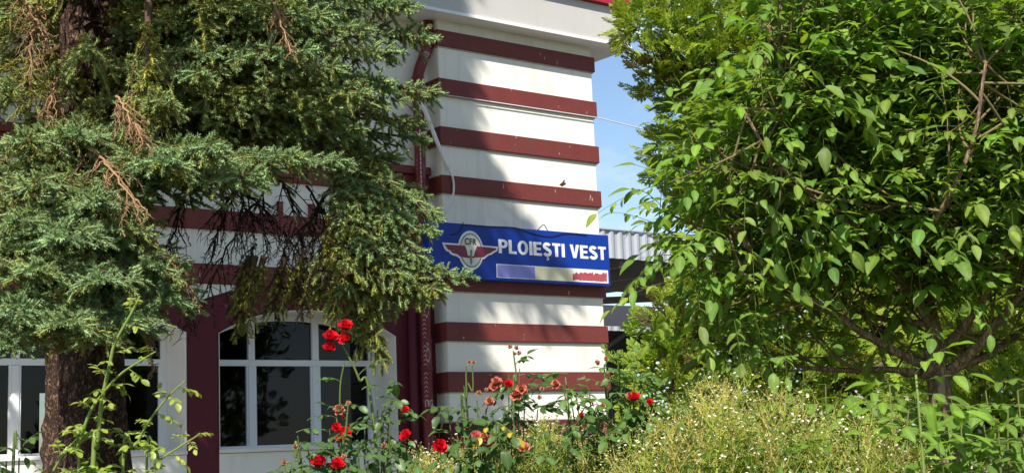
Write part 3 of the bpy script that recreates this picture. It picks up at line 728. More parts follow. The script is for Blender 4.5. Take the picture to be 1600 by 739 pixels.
for x, y, d in [(598,562,6.6),(575,535,6.6)]: bb(x, y, d, L=.12, hang=.7, age=.85, root=(560, 430, 6.6), tl=.075)
for x, y, d in [(380,520,6.5),(372,480,6.5),(428,490,6.55),(455,470,6.55),(395,465,6.5)]: bb(x, y, d, L=.07, hang=.7, age=1.0, root=(x+18, 400, 6.5), tl=.06)
DK = (.05, .035, .028); LT_ = (.30, .18, .095)
dead = []
for r, t, l in [((420,290,6.6),(300,500,6.5),.30),((480,290,6.7),(560,470,6.7),.30),((440,280,6.7),(480,420,6.6),.28),((360,290,6.6),(470,400,6.7),.26),((300,280,6.7),(260,420,6.6),.28),
                ((520,290,6.7),(440,440,6.6),.26),((330,270,6.8),(420,380,6.8),.28),((390,270,6.8),(330,400,6.7),.26),((560,310,6.9),(530,440,6.8),.26),((400,380,6.5),(370,500,6.5),.16),((450,370,6.5),(430,510,6.5),.18),((500,360,6.6),(470,480,6.5),.18),((250,60,6.9),(430,150,7.0),.30),((300,150,6.9),(440,230,6.9),.22),
                ((380,90,6.9),(470,260,6.9),.26),((160,20,6.8),(240,60,6.7),.2),((130,40,6.8),(250,40,6.9),.15)]:
    dead.append((r, t, l, DK, {}))
for r, t, l in [((120,180,6.4),(185,330,5.9),.18),((140,230,6.2),(215,320,5.5),.22),((180,150,6.0),(225,225,5.8),.14),((60,0,6.4),(45,110,6.2),.16),((30,-10,6.4),(75,70,6.2),.14),((180,270,6.2),(160,350,6.0),.15),
                ((215,130,6.2),(200,200,6.1),.10),((205,340,6.2),(312,472,6.1),.13),((230,470,6.1),(238,580,6.05),.08),((425,0,6.15),(455,85,6.0),.10),((90,120,6.3),(75,190,6.2),.14),
                ((190,170,6.3),(222,240,6.2),.12),((290,420,6.1),(282,490,6.1),.05)]:
    dead.append((r, t, l, LT_, dict(sag=.03, fine=2, r0=.007)))
tb = P(159, 700, 6.7)
ht = 15.0
spruce((tb[0], tb[1]), ht, 'blue spruce with thick scaly trunk reaching over the sign from the left', B, dead, 4.8, lambda z: (.50 if not 9.4 < z < 10.2 else .28)*(1-(z-G)/ht)**.5+.10, 3, lean=(-.03, -.01),  # crown thinned at one height so sunlight reaches the sign
       long=[(-30, 11.2, .5), (-25, 10.8, .75), (-30, 10.45, 1.05), (-38, 10.25, .9), (-28, 8.9, .25)])  # unseen high boughs, placed to shape the shadow on the tower
t2 = P(112, 200, 8.9); ht2 = 11.0
dead2 = [((112, 60+70*k, 8.9), (112+s_*(90+10*k), 85+70*k, 8.7), .22, DK, {}) for k in range(4) for s_ in (-1, 1)]
spruce((t2[0], t2[1]), ht2, 'dark bare-stemmed spruce close to the wall behind the big spruce', [], dead2, 4.85, lambda z: 1.5*(1-(z-G)/ht2)**.7+.1, 4,
       long=[(115+(k*47) % 75, 4.9+.11*k, 2.0-.03*k) for k in range(26)])  # unseen long boughs, added to spread shade over the main wall

# ------------------------------------------------------------------ walnut
def leaflet_template(wid=.27, droop=.22, fold=.16, seg=6, seed=0):
    r = np.random.default_rng(seed); v = []; f = []; w = []
    tw_ = r.normal(0, .12)
    for i in range(seg+1):
        t = i/seg; hw = wid*(math.sin(math.pi*min(1, t**.92))**.9 if 0 < t < 1 else 0)+.004
        z = -droop*t**1.8*(1+r.normal(0, .05)); 
        for j, y in enumerate((-1, -.5, 0, .5, 1)):
            yy = y*hw; wave = .018*math.sin(9*t+2*y)*abs(y)
            v.append((t, yy, z+fold*abs(yy)*(1+.2*y)+wave+tw_*yy*t)); w.append(1.0 if j == 2 else (.12 if abs(y) == .5 else 0.0))
    for i in range(seg):
        for j in range(4):
            a_ = i*5+j; f += [(a_, a_+5, a_+6), (a_, a_+6, a_+1)]
    return A(v), A(f), A(w)
LF = [leaflet_template(.19+.014*i, .10+.09*i, .14+.10*(i % 3), 7, i) for i in range(6)]
class Leaves:
    def __init__(s): s.p, s.d, s.u, s.s, s.c = [], [], [], [], []
    def add(s, p, d, u, sc, c): s.p.append(p); s.d.append(d); s.u.append(u); s.s.append(sc); s.c.append(c)
    def flush(s, acc, temps):
        p, d, u, sc, c = A(s.p), A(s.d), A(s.u), A(s.s), A(s.c); Rm = frames(d, u); k = rng.integers(0, len(temps), len(p))
        col = np.stack([c, c*A([1.35, 1.25, 1.3])], 1)
        for i in range(len(temps)):
            m_ = k == i; acc.inst(temps[i], p[m_], Rm[m_], sc[m_], col[m_])
def compound(lv, st, base, d, ln, pairs, size, col, droop=.35, term=1.15, stemc=(.16, .21, .05), upb=None):
    """one pinnate leaf: rachis with leaflets in pairs and a terminal one"""
    n = 9; t = np.linspace(0, 1, n)[:, None]; d = nrm(d); pts = A(base)+d*ln*t-UP*droop*ln*t**2
    st.tube(pts, np.linspace(.0024, .0010, n)*(size/.1)**.5, stemc, 3)
    T = nrm(np.gradient(pts, axis=0)); sun_ = A([-.48, -.48, .74])
    for k in range(pairs+1):
        u = .38+.62*k/pairs if pairs else 1; i = int(round(u*(n-1))); ax = T[i]; sd = nrm(np.cross(ax, UP)+1e-6)
        nu = nrm(UP*.7+sun_*.55+rnd(1, .26)[0])
        cc = A(col)*rng.uniform(.85, 1.15)
        if k == pairs: lv.add(pts[-1], ax+UP*.05+rnd(1, .15)[0], nu, size*term*rng.uniform(.9, 1.1), cc); continue
        for sg in (-1, 1):
            lv.add(pts[i], ax*rng.uniform(.35, .7)+sd*sg-UP*rng.uniform(-.1, .5), nu+sd*sg*.35, size*(.72+.3*k/pairs)*rng.uniform(.85, 1.12), cc)
wal = P(1476, 720, 5.2)
wroot = empty('walnut_tree', (wal[0], wal[1], G)); tag(wroot, 'young walnut tree with big glossy leaflets and forked grey-brown trunk at right', 'tree')
wd_ = MB()
def limb(px, r0, r1, n=24):
    pts = smooth_path([P(*p) for p in px], n); wd_.tube(pts, list(np.linspace(r0, r1, len(pts))), 10); return pts
k0 = P(1463, 566, 5.2)
LIMBS = []
gp = A([wal[0], wal[1], G]); 
tr_ = smooth_path([gp, gp*(.6)+A([wal[0], wal[1], wal[2]])*.4, P(1478, 690, 5.2), P(1470, 620, 5.2), P(1462, 575, 5.2), P(1458, 545, 5.2)], 30)
wd_.tube(tr_, list(np.linspace(.060, .040, len(tr_)-6))+list(np.linspace(.041, .036, 6)), 14)
for px, r0, r1 in [
    ([(1464,577,5.2),(1425,562,5.2),(1360,527,5.15),(1290,482,5.05),(1205,428,4.95),(1150,360,4.9),(1110,300,4.9)], .020, .006),
    ([(1440,582,5.2),(1385,577,5.2),(1320,578,5.25),(1255,573,5.3),(1200,555,5.3),(1120,520,5.3)], .014, .005),
    ([(1460,552,5.2),(1456,510,5.2),(1440,480,5.2),(1402,425,5.15),(1376,375,5.1),(1345,300,5.1),(1315,210,5.1),(1300,100,5.15),(1290,0,5.2)], .028, .008),
    ([(1452,505,5.2),(1400,502,5.3),(1345,488,5.4),(1300,462,5.5),(1240,400,5.6),(1190,300,5.7)], .014, .005),
    ([(1457,515,5.2),(1448,440,5.25),(1432,370,5.3),(1410,260,5.35),(1398,180,5.4),(1390,60,5.4),(1400,-60,5.4)], .020, .008),
    ([(1474,590,5.2),(1520,548,5.15),(1562,500,5.1),(1600,455,5.05),(1680,380,5.0)], .024, .008),
    ([(1478,578,5.2),(1540,556,5.25),(1600,515,5.3),(1680,470,5.4)], .020, .008),
    ([(1464,560,5.2),(1490,528,5.15),(1522,490,5.1),(1552,430,5.0),(1590,340,5.0),(1620,200,5.0),(1640,60,5.0)], .020, .008),
    ([(1376,375,5.1),(1300,330,4.9),(1210,250,4.75),(1160,170,4.7)], .010, .005),
    ([(1402,425,5.15),(1470,330,4.8),(1520,220,4.7),(1540,100,4.7)], .011, .005),
    ([(1345,300,5.1),(1240,150,5.0),(1200,40,5.0)], .009, .005)]:
    LIMBS.append(limb(px, r0, r1))
wd_.tube([P(1445, 590, 5.13), P(1452, 572, 5.15), P(1463, 560, 5.17)], [.012, .022, .012], 10)
wd_.build('trunk', M['walnut_bark'], wroot)
LP = np.vstack(LIMBS)
lv, st, sh = Leaves(), Acc(), Acc()
WC = A([.150, .262, .042])
def inside(x, y):
    b_ = np.interp(y, [-80, 0, 60, 120, 170, 210, 260, 300, 340, 400, 470, 540, 585, 600], [1135, 1140, 1150, 1135, 1050, 1010, 1030, 985, 970, 1010, 1030, 1015, 1080, 1300])
    return x > b_+66+(22 if 300 < y < 430 else 0)
def shoot(tip, nl, size=.068):
    up_ = tip-UP*.0; dd = LP-tip; dist = np.linalg.norm(dd, axis=1)+.6*np.maximum(0, dd[:, 2]); i = np.argmin(np.abs(dist-.42)+.3*(dist > .7)); root = LP[i]
    c = (root+tip)/2-UP*.04+rnd(1, .05)[0]; ax = bez(root, c, tip, 12)
    sh.tube(ax, np.linspace(.0055, .0028, 12), (.17, .13, .06), 4); T = nrm(np.gradient(ax, axis=0)); ph = rng.uniform(0, 6)
    for k in range(nl):
        u = 1-.75*(k/nl)**1.1; j = int(u*11); a_ = ph+k*2.4; e1 = nrm(np.cross(T[j], A([.2, .1, 1]))); e2 = np.cross(T[j], e1)
        d = T[j]*(.9 if k < 2 else .45)+(e1*math.cos(a_)+e2*math.sin(a_))*.8+UP*.15-_w*.22
        young = k == 0
        c_ = WC*rng.uniform(.75, 1.22)*(A([1.25, 1.15, .9]) if young else A([1, 1, 1]))*A([rng.uniform(.85, 1.25), 1, rng.uniform(.8, 1.2)])
        compound(lv, st, ax[j], d, rng.uniform(.18, .29), int(rng.integers(2, 5)), size*rng.uniform(.75, 1.2)*(.8 if young else 1), c_, droop=rng.uniform(.05, .45))
cnt = 0
while cnt < 600:
    x, y, d = rng.uniform(960, 1720), rng.uniform(-90, 600), rng.normal(5.2, .34)
    if not inside(x, y) or not -.42 < d-5.2 < .6: continue
    if y > 400 and rng.uniform() < (y-400)/260+.22: continue
    if 1270 < x < 1640 and 400 < y < 600 and (d < 5.25 or rng.uniform() < .35): continue
    shoot(P(x, y, d), int(rng.integers(4, 7))); cnt += 1
for x, y, d in [(1018,322,4.75),(1030,345,4.8),(1045,405,4.8),(1060,440,4.9),(1070,250,4.9),(1045,285,4.85),(1085,215,4.8),(1185,85,4.7),(1190,120,4.8),(1100,385,4.7),(1075,470,4.8),(1090,540,5.0),(1140,560,5.0)]: shoot(P(x, y, d), 5)
# low shoots round the trunk
for x, y, d, dx in [(1340,665,4.4,1),(1390,600,4.8,-1),(1420,640,4.7,1),(1560,668,4.5,-1),(1500,640,4.9,1),(1330,640,4.8,-1),(1590,610,4.6,1),(1560,720,4.5,1),(1520,700,4.6,-1),(1600,690,4.8,-1),(1290,600,5.0,-1),(1540,610,4.9,1),(1575,640,4.7,-1),(1530,740,4.5,1),(1585,745,4.5,-1),(1480,690,4.7,-1),(1400,735,4.8,1),(1365,700,4.9,-1),(1550,690,4.9,1),(1610,650,4.6,-1),(1500,735,4.7,-1),(1370,620,5.0,1),(1440,700,4.9,1),(1535,655,5.1,-1),(1600,720,5.0,-1)]:
    b0 = P(x, y, d); g0 = b0*A([1, 1, 0])+UP*G+rnd(1, .05)[0]*A([1, 1, 0]); sh.tube(bez(g0, (g0+b0)/2+rnd(1, .04)[0], b0, 10), np.linspace(.006, .003, 10), (.14, .15, .05), 4)
    for k in range(3): compound(lv, st, b0-UP*.05*k, CR*dx*(1 if k != 1 else -1)+UP*.3+rnd(1, .3)[0]-_w*.3, .2, 2, .09, WC*rng.uniform(.85, 1.2), droop=.3)
ac = Acc(); lv.flush(ac, LF); ac.build('crown', M['walnut'], wroot, smooth=True); st.build('leaf_stalks', M['walnut'], wroot); sh.build('shoots', M['dead'], wroot)
sap = P(1425, 700, 4.3); sroot = empty('walnut_sapling', (sap[0], sap[1], G)); tag(sroot, 'small bright green walnut sapling with fresh leaves before the walnut trunk', 'sapling')
lv, st = Leaves(), Acc(); tp = P(1431, 585, 4.35); g0 = A([sap[0], sap[1], G]); ax = bez(g0, (g0+tp)/2+CR*.02, tp, 20)
mb = MB(); mb.tube(ax, list(np.linspace(.009, .004, 20)), 6); mb.build('stem', solid('green_stem', (.14, .20, .05), rough=.6), sroot)
for k, (x, y, dx) in enumerate([(1425,610,-1),(1430,600,1),(1428,640,-1),(1428,655,1),(1429,585,.3),(1427,690,1),(1426,690,-1)]):
    compound(lv, st, P(x, y, 4.33), CR*dx+UP*.5-_w*.35, .17, 2, .075, WC*A([1.3, 1.25, 1.0]), droop=.25)
for k, (x, y, dx, dy) in enumerate([(1475,739,-.15,1.0)]):
    compound(lv, st, P(x, y, 3.9), CR*dx+UP*dy-_w*.1, .10, 2, .072, WC*A([1.45, 1.4, 1.1]), droop=-.1); 
    st.tube(np.stack([P(x, y, 3.9), P(x+8, y+90, 3.92), A([*P(x, y+120, 3.95)[:2], G])]), [.003, .004, .005], (.2, .28, .06), 4)
ac = Acc(); lv.flush(ac, LF); ac.build('leaves', M['walnut'], sroot, smooth=True); st.build('leaf_stalks', M['walnut'], sroot)

# ------------------------------------------------------------------ thujas
def fan_template(seed, n=9):
    r = np.random.default_rng(seed); v = []; f = []; w = []
    def blade(p, d, ln, wd, w0, w1):
        side = nrm(np.cross(d, A([0, 0, 1])+r.normal(0, .35, 3)))*wd; b = len(v)
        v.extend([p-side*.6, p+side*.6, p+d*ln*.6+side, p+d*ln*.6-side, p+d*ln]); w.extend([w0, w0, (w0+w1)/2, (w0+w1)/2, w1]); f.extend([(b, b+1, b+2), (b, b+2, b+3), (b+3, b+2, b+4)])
    blade(A([0, 0, 0]), A([1, 0, 0]), 1.0, .022, .1, .9)
    for k in range(n):
        t = .12+.82*k/n
        for sg in (-1, 1):
            if r.uniform() < .12: continue
            d = nrm(A([.9, sg*.75, r.normal(0, .18)])); ln = .48*(1-t)**.7+.10; p = A([t, 0, 0]); blade(p, d, ln, .026, .3, 1)
            for q in (.35, .65):
                if ln > .2:
                    blade(p+d*ln*q, nrm(d+A([.5, -sg*.6, r.normal(0, .2)])), ln*.45, .024, .4, 1); blade(p+d*ln*q, nrm(d+A([-.1, sg*.5, r.normal(0, .2)])), ln*.38, .024, .4, 1)
    return A(v), A(f), A(w)
FT = [fan_template(300+i) for i in range(5)]
_ico = None
def lump():
    p = (1+5**.5)/2; v = nrm(A([(-1,p,0),(1,p,0),(-1,-p,0),(1,-p,0),(0,-1,p),(0,1,p),(0,-1,-p),(0,1,-p),(p,0,-1),(p,0,1),(-p,0,-1),(-p,0,1)]))
    f = A([(0,11,5),(0,5,1),(0,1,7),(0,7,10),(0,10,11),(1,5,9),(5,11,4),(11,10,2),(10,7,6),(7,1,8),(3,9,4),(3,4,2),(3,2,6),(3,6,8),(3,8,9),(4,9,5),(2,4,11),(6,2,10),(8,6,7),(9,8,1)])
    return v*A([1.15, .85, .85]), f, np.clip(.5+.5*v[:, 2], 0, 1)
LUMP = lump()
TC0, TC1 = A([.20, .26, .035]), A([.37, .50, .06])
def thuja(name, label, cat, base, H, Rf, z0, clumps, extra=(), fans=17, spread=.18, size=.17, cones=.5, seed=1, group='thujas behind the walnut', dry=.1, th_r=.09):
    root = empty(name, (base[0], base[1], G)); tag(root, label, cat, group)
    mb = MB(); tz = np.linspace(G, G+H*.92, 12)
    mb.tube([(base[0]+.05*math.sin(3*z), base[1]+.04*math.cos(2*z), z) for z in tz], list(np.linspace(th_r, .02, 12)), 10); mb.build('trunk', M['thuja_bark'], root)
    pts = []
    for _ in range(clumps):
        z = G+z0+(H-z0)*rng.uniform(0, 1)**.9; t = rng.uniform(0, 2*np.pi)
        if math.cos(t)*_w[0]+math.sin(t)*_w[1] > .45 and rng.uniform() < .6: t += np.pi
        r = Rf((z-G)/H)*rng.uniform(.62, 1.05)*(1+.14*math.sin(3*t+2*z)); pts.append((A([base[0]+r*math.cos(t), base[1]+r*math.sin(t), z]), spread*rng.uniform(.75, 1.25)))
    pts += [(P(e[0]+(34 if e[0] < 1070 and e[1] < 400 else 0), e[1], e[2]), e[3] if len(e) > 3 else spread) for e in extra]
    pos, dr, sc, cl, br = [], [], [], [], Acc(); cp, cc, cs_ = [], [], []
    for c, sp in pts:
        out = A([c[0]-base[0], c[1]-base[1], 0]); out = out/(np.linalg.norm(out)+1e-6); main = nrm(out*.7+UP*.55+rnd(1, .25)[0])
        zc = min(c[2]-.15, G+H*.85); b0 = A([base[0], base[1], max(G+.2, zc-.35)])
        br.tube(bez(b0, (b0+c)/2-UP*.08, c, 8), np.linspace(.022, .006, 8), (.13, .085, .05), 4)
        tone = rng.uniform(.8, 1.18); ye = rng.uniform(.85, 1.2); dr_ = rng.uniform() < dry
        for _ in range(fans):
            o = np.clip(rnd(1, 1)[0], -1.7, 1.7)*sp*A([.7, .7, .62]); pos.append(c+o-main*sp*.3); dr.append(main*.8+nrm(o)*.75+rnd(1, .22)[0]); sc.append(size*rng.uniform(.65, 1.2))
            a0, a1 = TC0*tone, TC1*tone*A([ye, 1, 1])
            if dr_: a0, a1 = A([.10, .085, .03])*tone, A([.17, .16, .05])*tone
            cl.append((a0, a1))
        if rng.uniform() < cones:
            for _ in range(int(rng.integers(4, 9))):
                ctr = c+main*sp*.35+np.clip(rnd(1, 1)[0], -1.3, 1.3)*sp*.5
                for _ in range(5): cp.append(ctr+rnd(1, .022)[0]); cc.append((A([.18, .27, .22])*rng.uniform(.8, 1.2), A([.40, .52, .46])*rng.uniform(.8, 1.2))); cs_.append(.0125*rng.uniform(.7, 1.2))
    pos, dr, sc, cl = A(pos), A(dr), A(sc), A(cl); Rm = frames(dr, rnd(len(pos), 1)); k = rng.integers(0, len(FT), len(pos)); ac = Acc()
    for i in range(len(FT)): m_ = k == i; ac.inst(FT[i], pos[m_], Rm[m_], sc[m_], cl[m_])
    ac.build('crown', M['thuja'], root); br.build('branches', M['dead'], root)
    if cp:
        a2 = Acc(); a2.inst(LUMP, A(cp), frames(rnd(len(cp)), UP), A(cs_), A(cc)); tag(a2.build('seed_cones', M['cone'], root, smooth=True), kind='stuff')
    return root
b1 = P(1185, 400, 9.8)
ex = [(945,36,9.3,.06),(965,25,9.3,.10),(985,45,9.2,.12),(1000,15,9.3,.15),(1010,75,9.2,.13),(985,105,9.2,.09),(1030,50,9.1,.15),(1040,105,9.2,.15),(1000,140,9.5,.10),(1035,150,9.5,.12),(1065,130,9.4,.15),
      (1075,75,9.2,.16),(1070,20,9.2,.16),(1100,50,9.3,.16),(1105,110,9.4,.15),(1120,15,9.3,.16),(1050,175,9.6,.10),(1130,140,9.5,.15),(1150,80,9.5,.16),(1090,165,9.7,.12),(1030,-10,9.2,.16),(985,0,9.3,.12),(1150,20,9.6,.16),
      (1000,232,10.2,.09),(1015,262,10.2,.09),(1040,235,10.1,.12),(1060,270,10,.14),(1045,300,10,.12),(1085,230,10,.14),(1090,290,10,.14),(1110,200,9.8,.14),(1120,260,9.8,.15),(1065,335,10,.14),(1110,340,9.9,.15)]
thuja('thuja_tree', 'tall yellow-green thuja with pale blue cones overhanging the eave corner', 'tree', b1, 6.6, lambda f_: .66*math.sqrt(max(.02, 1-f_**2)), 3.2, 90, ex, cones=.6, dry=.05)
b2 = P(1355, 400, 9.4)
thuja('thuja_tree', 'broad thuja directly behind the walnut trunk and leading limb', 'tree', b2, 6.2, lambda f_: 1.05*math.sqrt(max(.02, 1-f_**2.5)), 1.3, 210, [], cones=.5, dry=.15)
b3 = P(1590, 400, 9.0)
thuja('thuja_tree', 'thuja at the right edge behind the walnut side limbs', 'tree', b3, 6.0, lambda f_: 1.0*math.sqrt(max(.02, 1-f_**2.5)), 1.45, 190, [], cones=.4, dry=.15)
b4 = P(1105, 600, 8.7)
thuja('thuja_shrub', 'low rounded thuja shrub beside the dark platform canopy gap', 'shrub', b4, 2.15, lambda f_: .52*math.sqrt(max(.05, 1-f_**3)), .5, 75, [(1030,560,8.6),(1020,610,8.6),(1050,520,8.7),(1075,490,8.7),(1120,470,8.8)], cones=.45, th_r=.05, dry=.25)
b5 = P(1225, 600, 8.4)
thuja('thuja_shrub', 'bushy yellow-green thuja shrub behind the white-flowered weeds', 'shrub', b5, 2.25, lambda f_: .55*math.sqrt(max(.05, 1-f_**3)), .5, 75, [], cones=.5, th_r=.05, dry=.15)

b6 = P(1570, 640, 7.4)
thuja('thuja_shrub', 'low dark thuja shrub below the walnut side limbs at the right edge', 'shrub', b6, 1.95, lambda f_: .62*math.sqrt(max(.05, 1-f_**3)), .4, 80, [], cones=.2, th_r=.05, dry=.1)
# ------------------------------------------------------------------ roses
RL = [leaflet_template(.27, .15+.1*i, .2, 4, 20+i) for i in range(4)]
RC = A([.070, .135, .035])
def petal(r, seed):
    v = []; f = []
    for i in range(4):
        t = i/3
        for j in range(4):
            s_ = (j/3-.5)*2; wv = .55*math.sin(math.pi*(.18+.68*t))
            v.append((t*(1-.08*s_*s_), s_*wv, .28*t*t+.16*s_*s_*t+(.09*math.sin(5*s_+seed) if i == 3 else 0)))
    for i in range(3):
        for j in range(3): a_ = i*4+j; f += [(a_, a_+4, a_+5), (a_, a_+5, a_+1)]
    return A(v), A(f), A([i//4/3 for i in range(16)])
def bloom_mesh(kind, seed):
    global rng
    keep = rng; rng = np.random.default_rng(seed); ac = Acc()
    c0, c1 = {'bloom': (A([.26, .002, .008]), A([.78, .012, .028])), 'wilted': (A([.30, .09, .05]), A([.62, .20, .13])), 'pink': (A([.55, .09, .09]), A([.70, .20, .20])), 'bud': (A([.45, .01, .015]), A([.65, .03, .03])), 'spent': (A([.28, .13, .07]), A([.50, .22, .13]))}[kind]
    rings = {'bloom': [(7, .20, 1.0), (7, .55, .92), (6, .95, .78), (5, 1.3, .6), (4, 1.5, .42)], 'wilted': [(6, -.55, .85), (5, .2, .85), (5, .9, .7), (4, 1.3, .5)], 'pink': [(7, -.1, 1), (6, .35, .9), (6, .9, .75), (5, 1.3, .5)], 'bud': [(4, 1.25, .8), (3, 1.45, .75)], 'spent': [(5, -.7, .55), (4, .1, .5), (3, 1.0, .4)]}[kind]
    for n, el, sz in rings:
        ph = rng.uniform(0, 6)
        for k in range(n):
            a_ = ph+2*np.pi*k/n+rng.normal(0, .12); e = el+rng.normal(0, .14)
            d = A([math.cos(a_)*math.cos(e), math.sin(a_)*math.cos(e), math.sin(e)]); up_ = A([-math.cos(a_)*math.sin(e), -math.sin(a_)*math.sin(e), math.cos(e)])
            g = rng.uniform(.8, 1.15)
            ac.inst(petal(0, k), [A([0, 0, 0])+d*.06], frames(d, up_), [sz], A([[c0*g, c1*g]]))
    for k in range(5):
        a_ = 2*np.pi*k/5; d = nrm(A([math.cos(a_), math.sin(a_), -.5])); ac.inst(petal(0, k), [A([0, 0, -.12])], frames(d, UP), [.5], A([[A([.06, .13, .03])]*2]))
    rng = keep; return ac
BM = {}
def bloom(root, kind, x, y, d, r, facing=None):
    key = (kind, int(rng.integers(0, 3)))
    if key not in BM:
        o = bloom_mesh(kind, 900+hash(kind[0])*0+len(BM)).build('bloom', M['petal'], None, smooth=True); BM[key] = o.data; bpy.data.objects.remove(o)
    nm = {'bloom': 'bloom', 'pink': 'bloom', 'wilted': 'wilted_bloom', 'spent': 'dry_flower_head', 'bud': 'bud'}[kind]
    o = bpy.data.objects.new(nm, BM[key]); COL.objects.link(o); o.parent = root
    p = P(x, y, d); o.location = tuple(p-A(root.location)); s_ = r; o.scale = (s_, s_, s_)
    f_ = Vector(tuple(nrm(-_w*.75+UP*.75+CR*rng.normal(0, .3)+UP*rng.normal(0, .25)))) if facing is None else Vector(facing)
    o.rotation_euler = f_.to_track_quat('Z', 'Y').to_euler(); return p
class Rose:
    def __init__(s, x, d, label, leafc=RC):
        b_ = P(x, 739, d); s.base = A([b_[0], b_[1], G]); s.root = empty('rose_bush', tuple(s.base)); tag(s.root, label, 'rose bush', 'rose bushes along the station front')
        s.st, s.lv, s.c = Acc(), Leaves(), leafc
    def cane(s, px, r0=.006, r1=.0025, leaves=1.0, col=(.13, .19, .05), size=.040, start=.0, side=None, tipc=None, ground=True):
        p = [P(*q) for q in px]
        if ground: p = [s.base+rnd(1, .06)[0]*A([1, 1, 0])+A([p[0][0]-s.base[0], p[0][1]-s.base[1], 0])*.5]+p
        ax = smooth_path(p, 40); s.st.tube(ax, np.linspace(r0, r1, len(ax)), col, 6); T = nrm(np.gradient(ax, axis=0))
        ln = np.cumsum(np.r_[0, np.linalg.norm(np.diff(ax, axis=0), axis=1)]); k = 0; q = max(ln[-1]-1.0, ln[-1]*start)
        while q < ln[-1]-.01 and leaves > 0:
            i = min(int(np.searchsorted(ln, q)), len(ax)-1); a_ = k*2.4+rng.uniform(0, 1); e1 = nrm(np.cross(T[i], A([.3, .2, 1]))); e2 = np.cross(T[i], e1)
            d = T[i]*.35+(e1*math.cos(a_)+e2*math.sin(a_)*.8)+UP*.15; c_ = s.c*rng.uniform(.75, 1.25)
            tt = q/ln[-1]
            if tipc is not None and tt > .55: c_ = A(tipc[0])*(1-(tt-.55)/.45)+A(tipc[1])*(tt-.55)/.45
            compound(s.lv, s.st, ax[i], d, size*2.0*rng.uniform(.8, 1.2), 3 if tipc else 2, size*rng.uniform(.8, 1.2), c_, droop=rng.uniform(.1, .5), stemc=tuple(A(col)))
            q += .062/leaves*rng.uniform(.7, 1.4); k += 1
        return s
    def bush(s, pts, n=5, size=.042):
        """loose leaf clusters on short side shoots"""
        for x, y, d in pts:
            c = P(x, y, d)
            s.st.tube(bez(s.base+A([c[0]-s.base[0], c[1]-s.base[1], 0])*.6, (s.base+c)/2, c, 8), np.linspace(.005, .002, 8), (.11, .16, .05), 4)
            for k in range(n): compound(s.lv, s.st, c-UP*rng.uniform(0, .12)+rnd(1, .02)[0], rnd(1, 1)[0]*A([1, 1, .6])-_w*.25, size*1.8, 2, size*rng.uniform(.8, 1.25), s.c*rng.uniform(.7, 1.25), droop=.3)
    def done(s):
        s.st.build('stem', M['roseleaf'], s.root, smooth=True)
        ac = Acc(); s.lv.flush(ac, RL); ac.build('foliage', M['roseleaf'], s.root, smooth=True)
r = Rose(555, 4.5, 'rose bush with tall cluster of four scarlet blooms before the arched window')
r.cane([(584,662,4.5),(561,592,4.5),(547,561,4.5),(535,538,4.5)], leaves=.55).cane([(530,700,4.5),(531,640,4.5),(532,600,4.5),(538,566,4.5)], leaves=.75, r0=.004, size=.034)
r.cane([(600,739,4.55),(592,660,4.55),(615,640,4.6),(618,630,4.6)], leaves=1).cane([(536,739,4.4),(540,680,4.4),(544,632,4.4)], leaves=.9).cane([(470,739,4.4),(462,715,4.4),(470,690,4.4)], leaves=.7)
r.bush([(560,690,4.4),(590,640,4.6),(610,650,4.5),(520,690,4.5),(575,720,4.4),(545,715,4.4),(505,690,4.4),(480,690,4.4),(465,680,4.4),(600,700,4.5),(625,690,4.5),(540,740,4.3),(610,610,4.6),(600,630,4.6),(570,660,4.5),(455,730,4.4),(515,670,4.5),(640,715,4.5)], 4)
for x, y, q in [(516,528,.027),(540,511,.026),(541,530,.025),(514,545,.023)]: bloom(r.root, 'bloom', x, y, 4.5-.02*rng.uniform(), q)
for kd, x, y, q in [('wilted',530,640,.022),('bud',536,652,.014),('bloom',532,683,.026),('bloom',525,668,.018),('bloom',540,676,.020),('spent',544,629,.016),('spent',600,694,.017),('spent',461,697,.017),('spent',444,722,.018),('spent',453,736,.016),
                   ('bloom',498,724,.027),('bloom',527,727,.025),('bloom',635,681,.022),('bloom',633,641,.016),('bloom',686,698,.026),('spent',537,712,.016)]: bloom(r.root, kd, x, y, 4.35 if y > 690 else 4.5, q)
r.done()
r = Rose(770, 4.6, 'rose bush with spent orange heads before the white tower stripes')
r.cane([(728,680,4.6),(729,620,4.6),(728,572,4.6)], leaves=.0).cane([(732,660,4.6),(739,610,4.6),(738,570,4.6)], leaves=0, r0=.003).cane([(803,650,4.6),(807,595,4.6),(802,548,4.6)], leaves=.5, r0=.004)
r.bush([(725,602,4.6),(730,640,4.6),(745,625,4.6),(755,650,4.6),(728,660,4.6),(795,585,4.7),(812,575,4.7),(805,600,4.7),(800,610,4.7),(770,650,4.6),(780,665,4.5),(820,620,4.7),(840,640,4.7),(700,640,4.6),(715,700,4.5),(860,665,4.6),(835,690,4.5),(770,690,4.5),(745,680,4.5)], 4, .045)
r.c = A([.45, .33, .03]); r.bush([(775,656,4.45)], 2, .04)
for kd, x, y, q in [('spent',733,565,.013),('spent',740,565,.013),('spent',797,541,.014),('spent',807,543,.014),('spent',811,551,.014),('spent',804,552,.012),('wilted',776,597,.022),('wilted',771,604,.018),('bloom',794,601,.017),('wilted',815,608,.022),('wilted',806,617,.022),('spent',748,613,.016),
                   ('wilted',765,627,.018),('wilted',756,686,.024),('wilted',765,688,.022),('pink',744,684,.024),('spent',722,695,.022),('pink',818,699,.020),('bud',908,651,.020),('wilted',868,600,.018),('spent',847,607,.015),('spent',843,620,.014),('spent',760,608,.012)]: bloom(r.root, kd, x, y, 4.5, q)
r.done()
r = Rose(965, 4.8, 'rose bush with fresh lime-green shoots beside the tower edge', RC*A([1.25, 1.25, 1.0]))
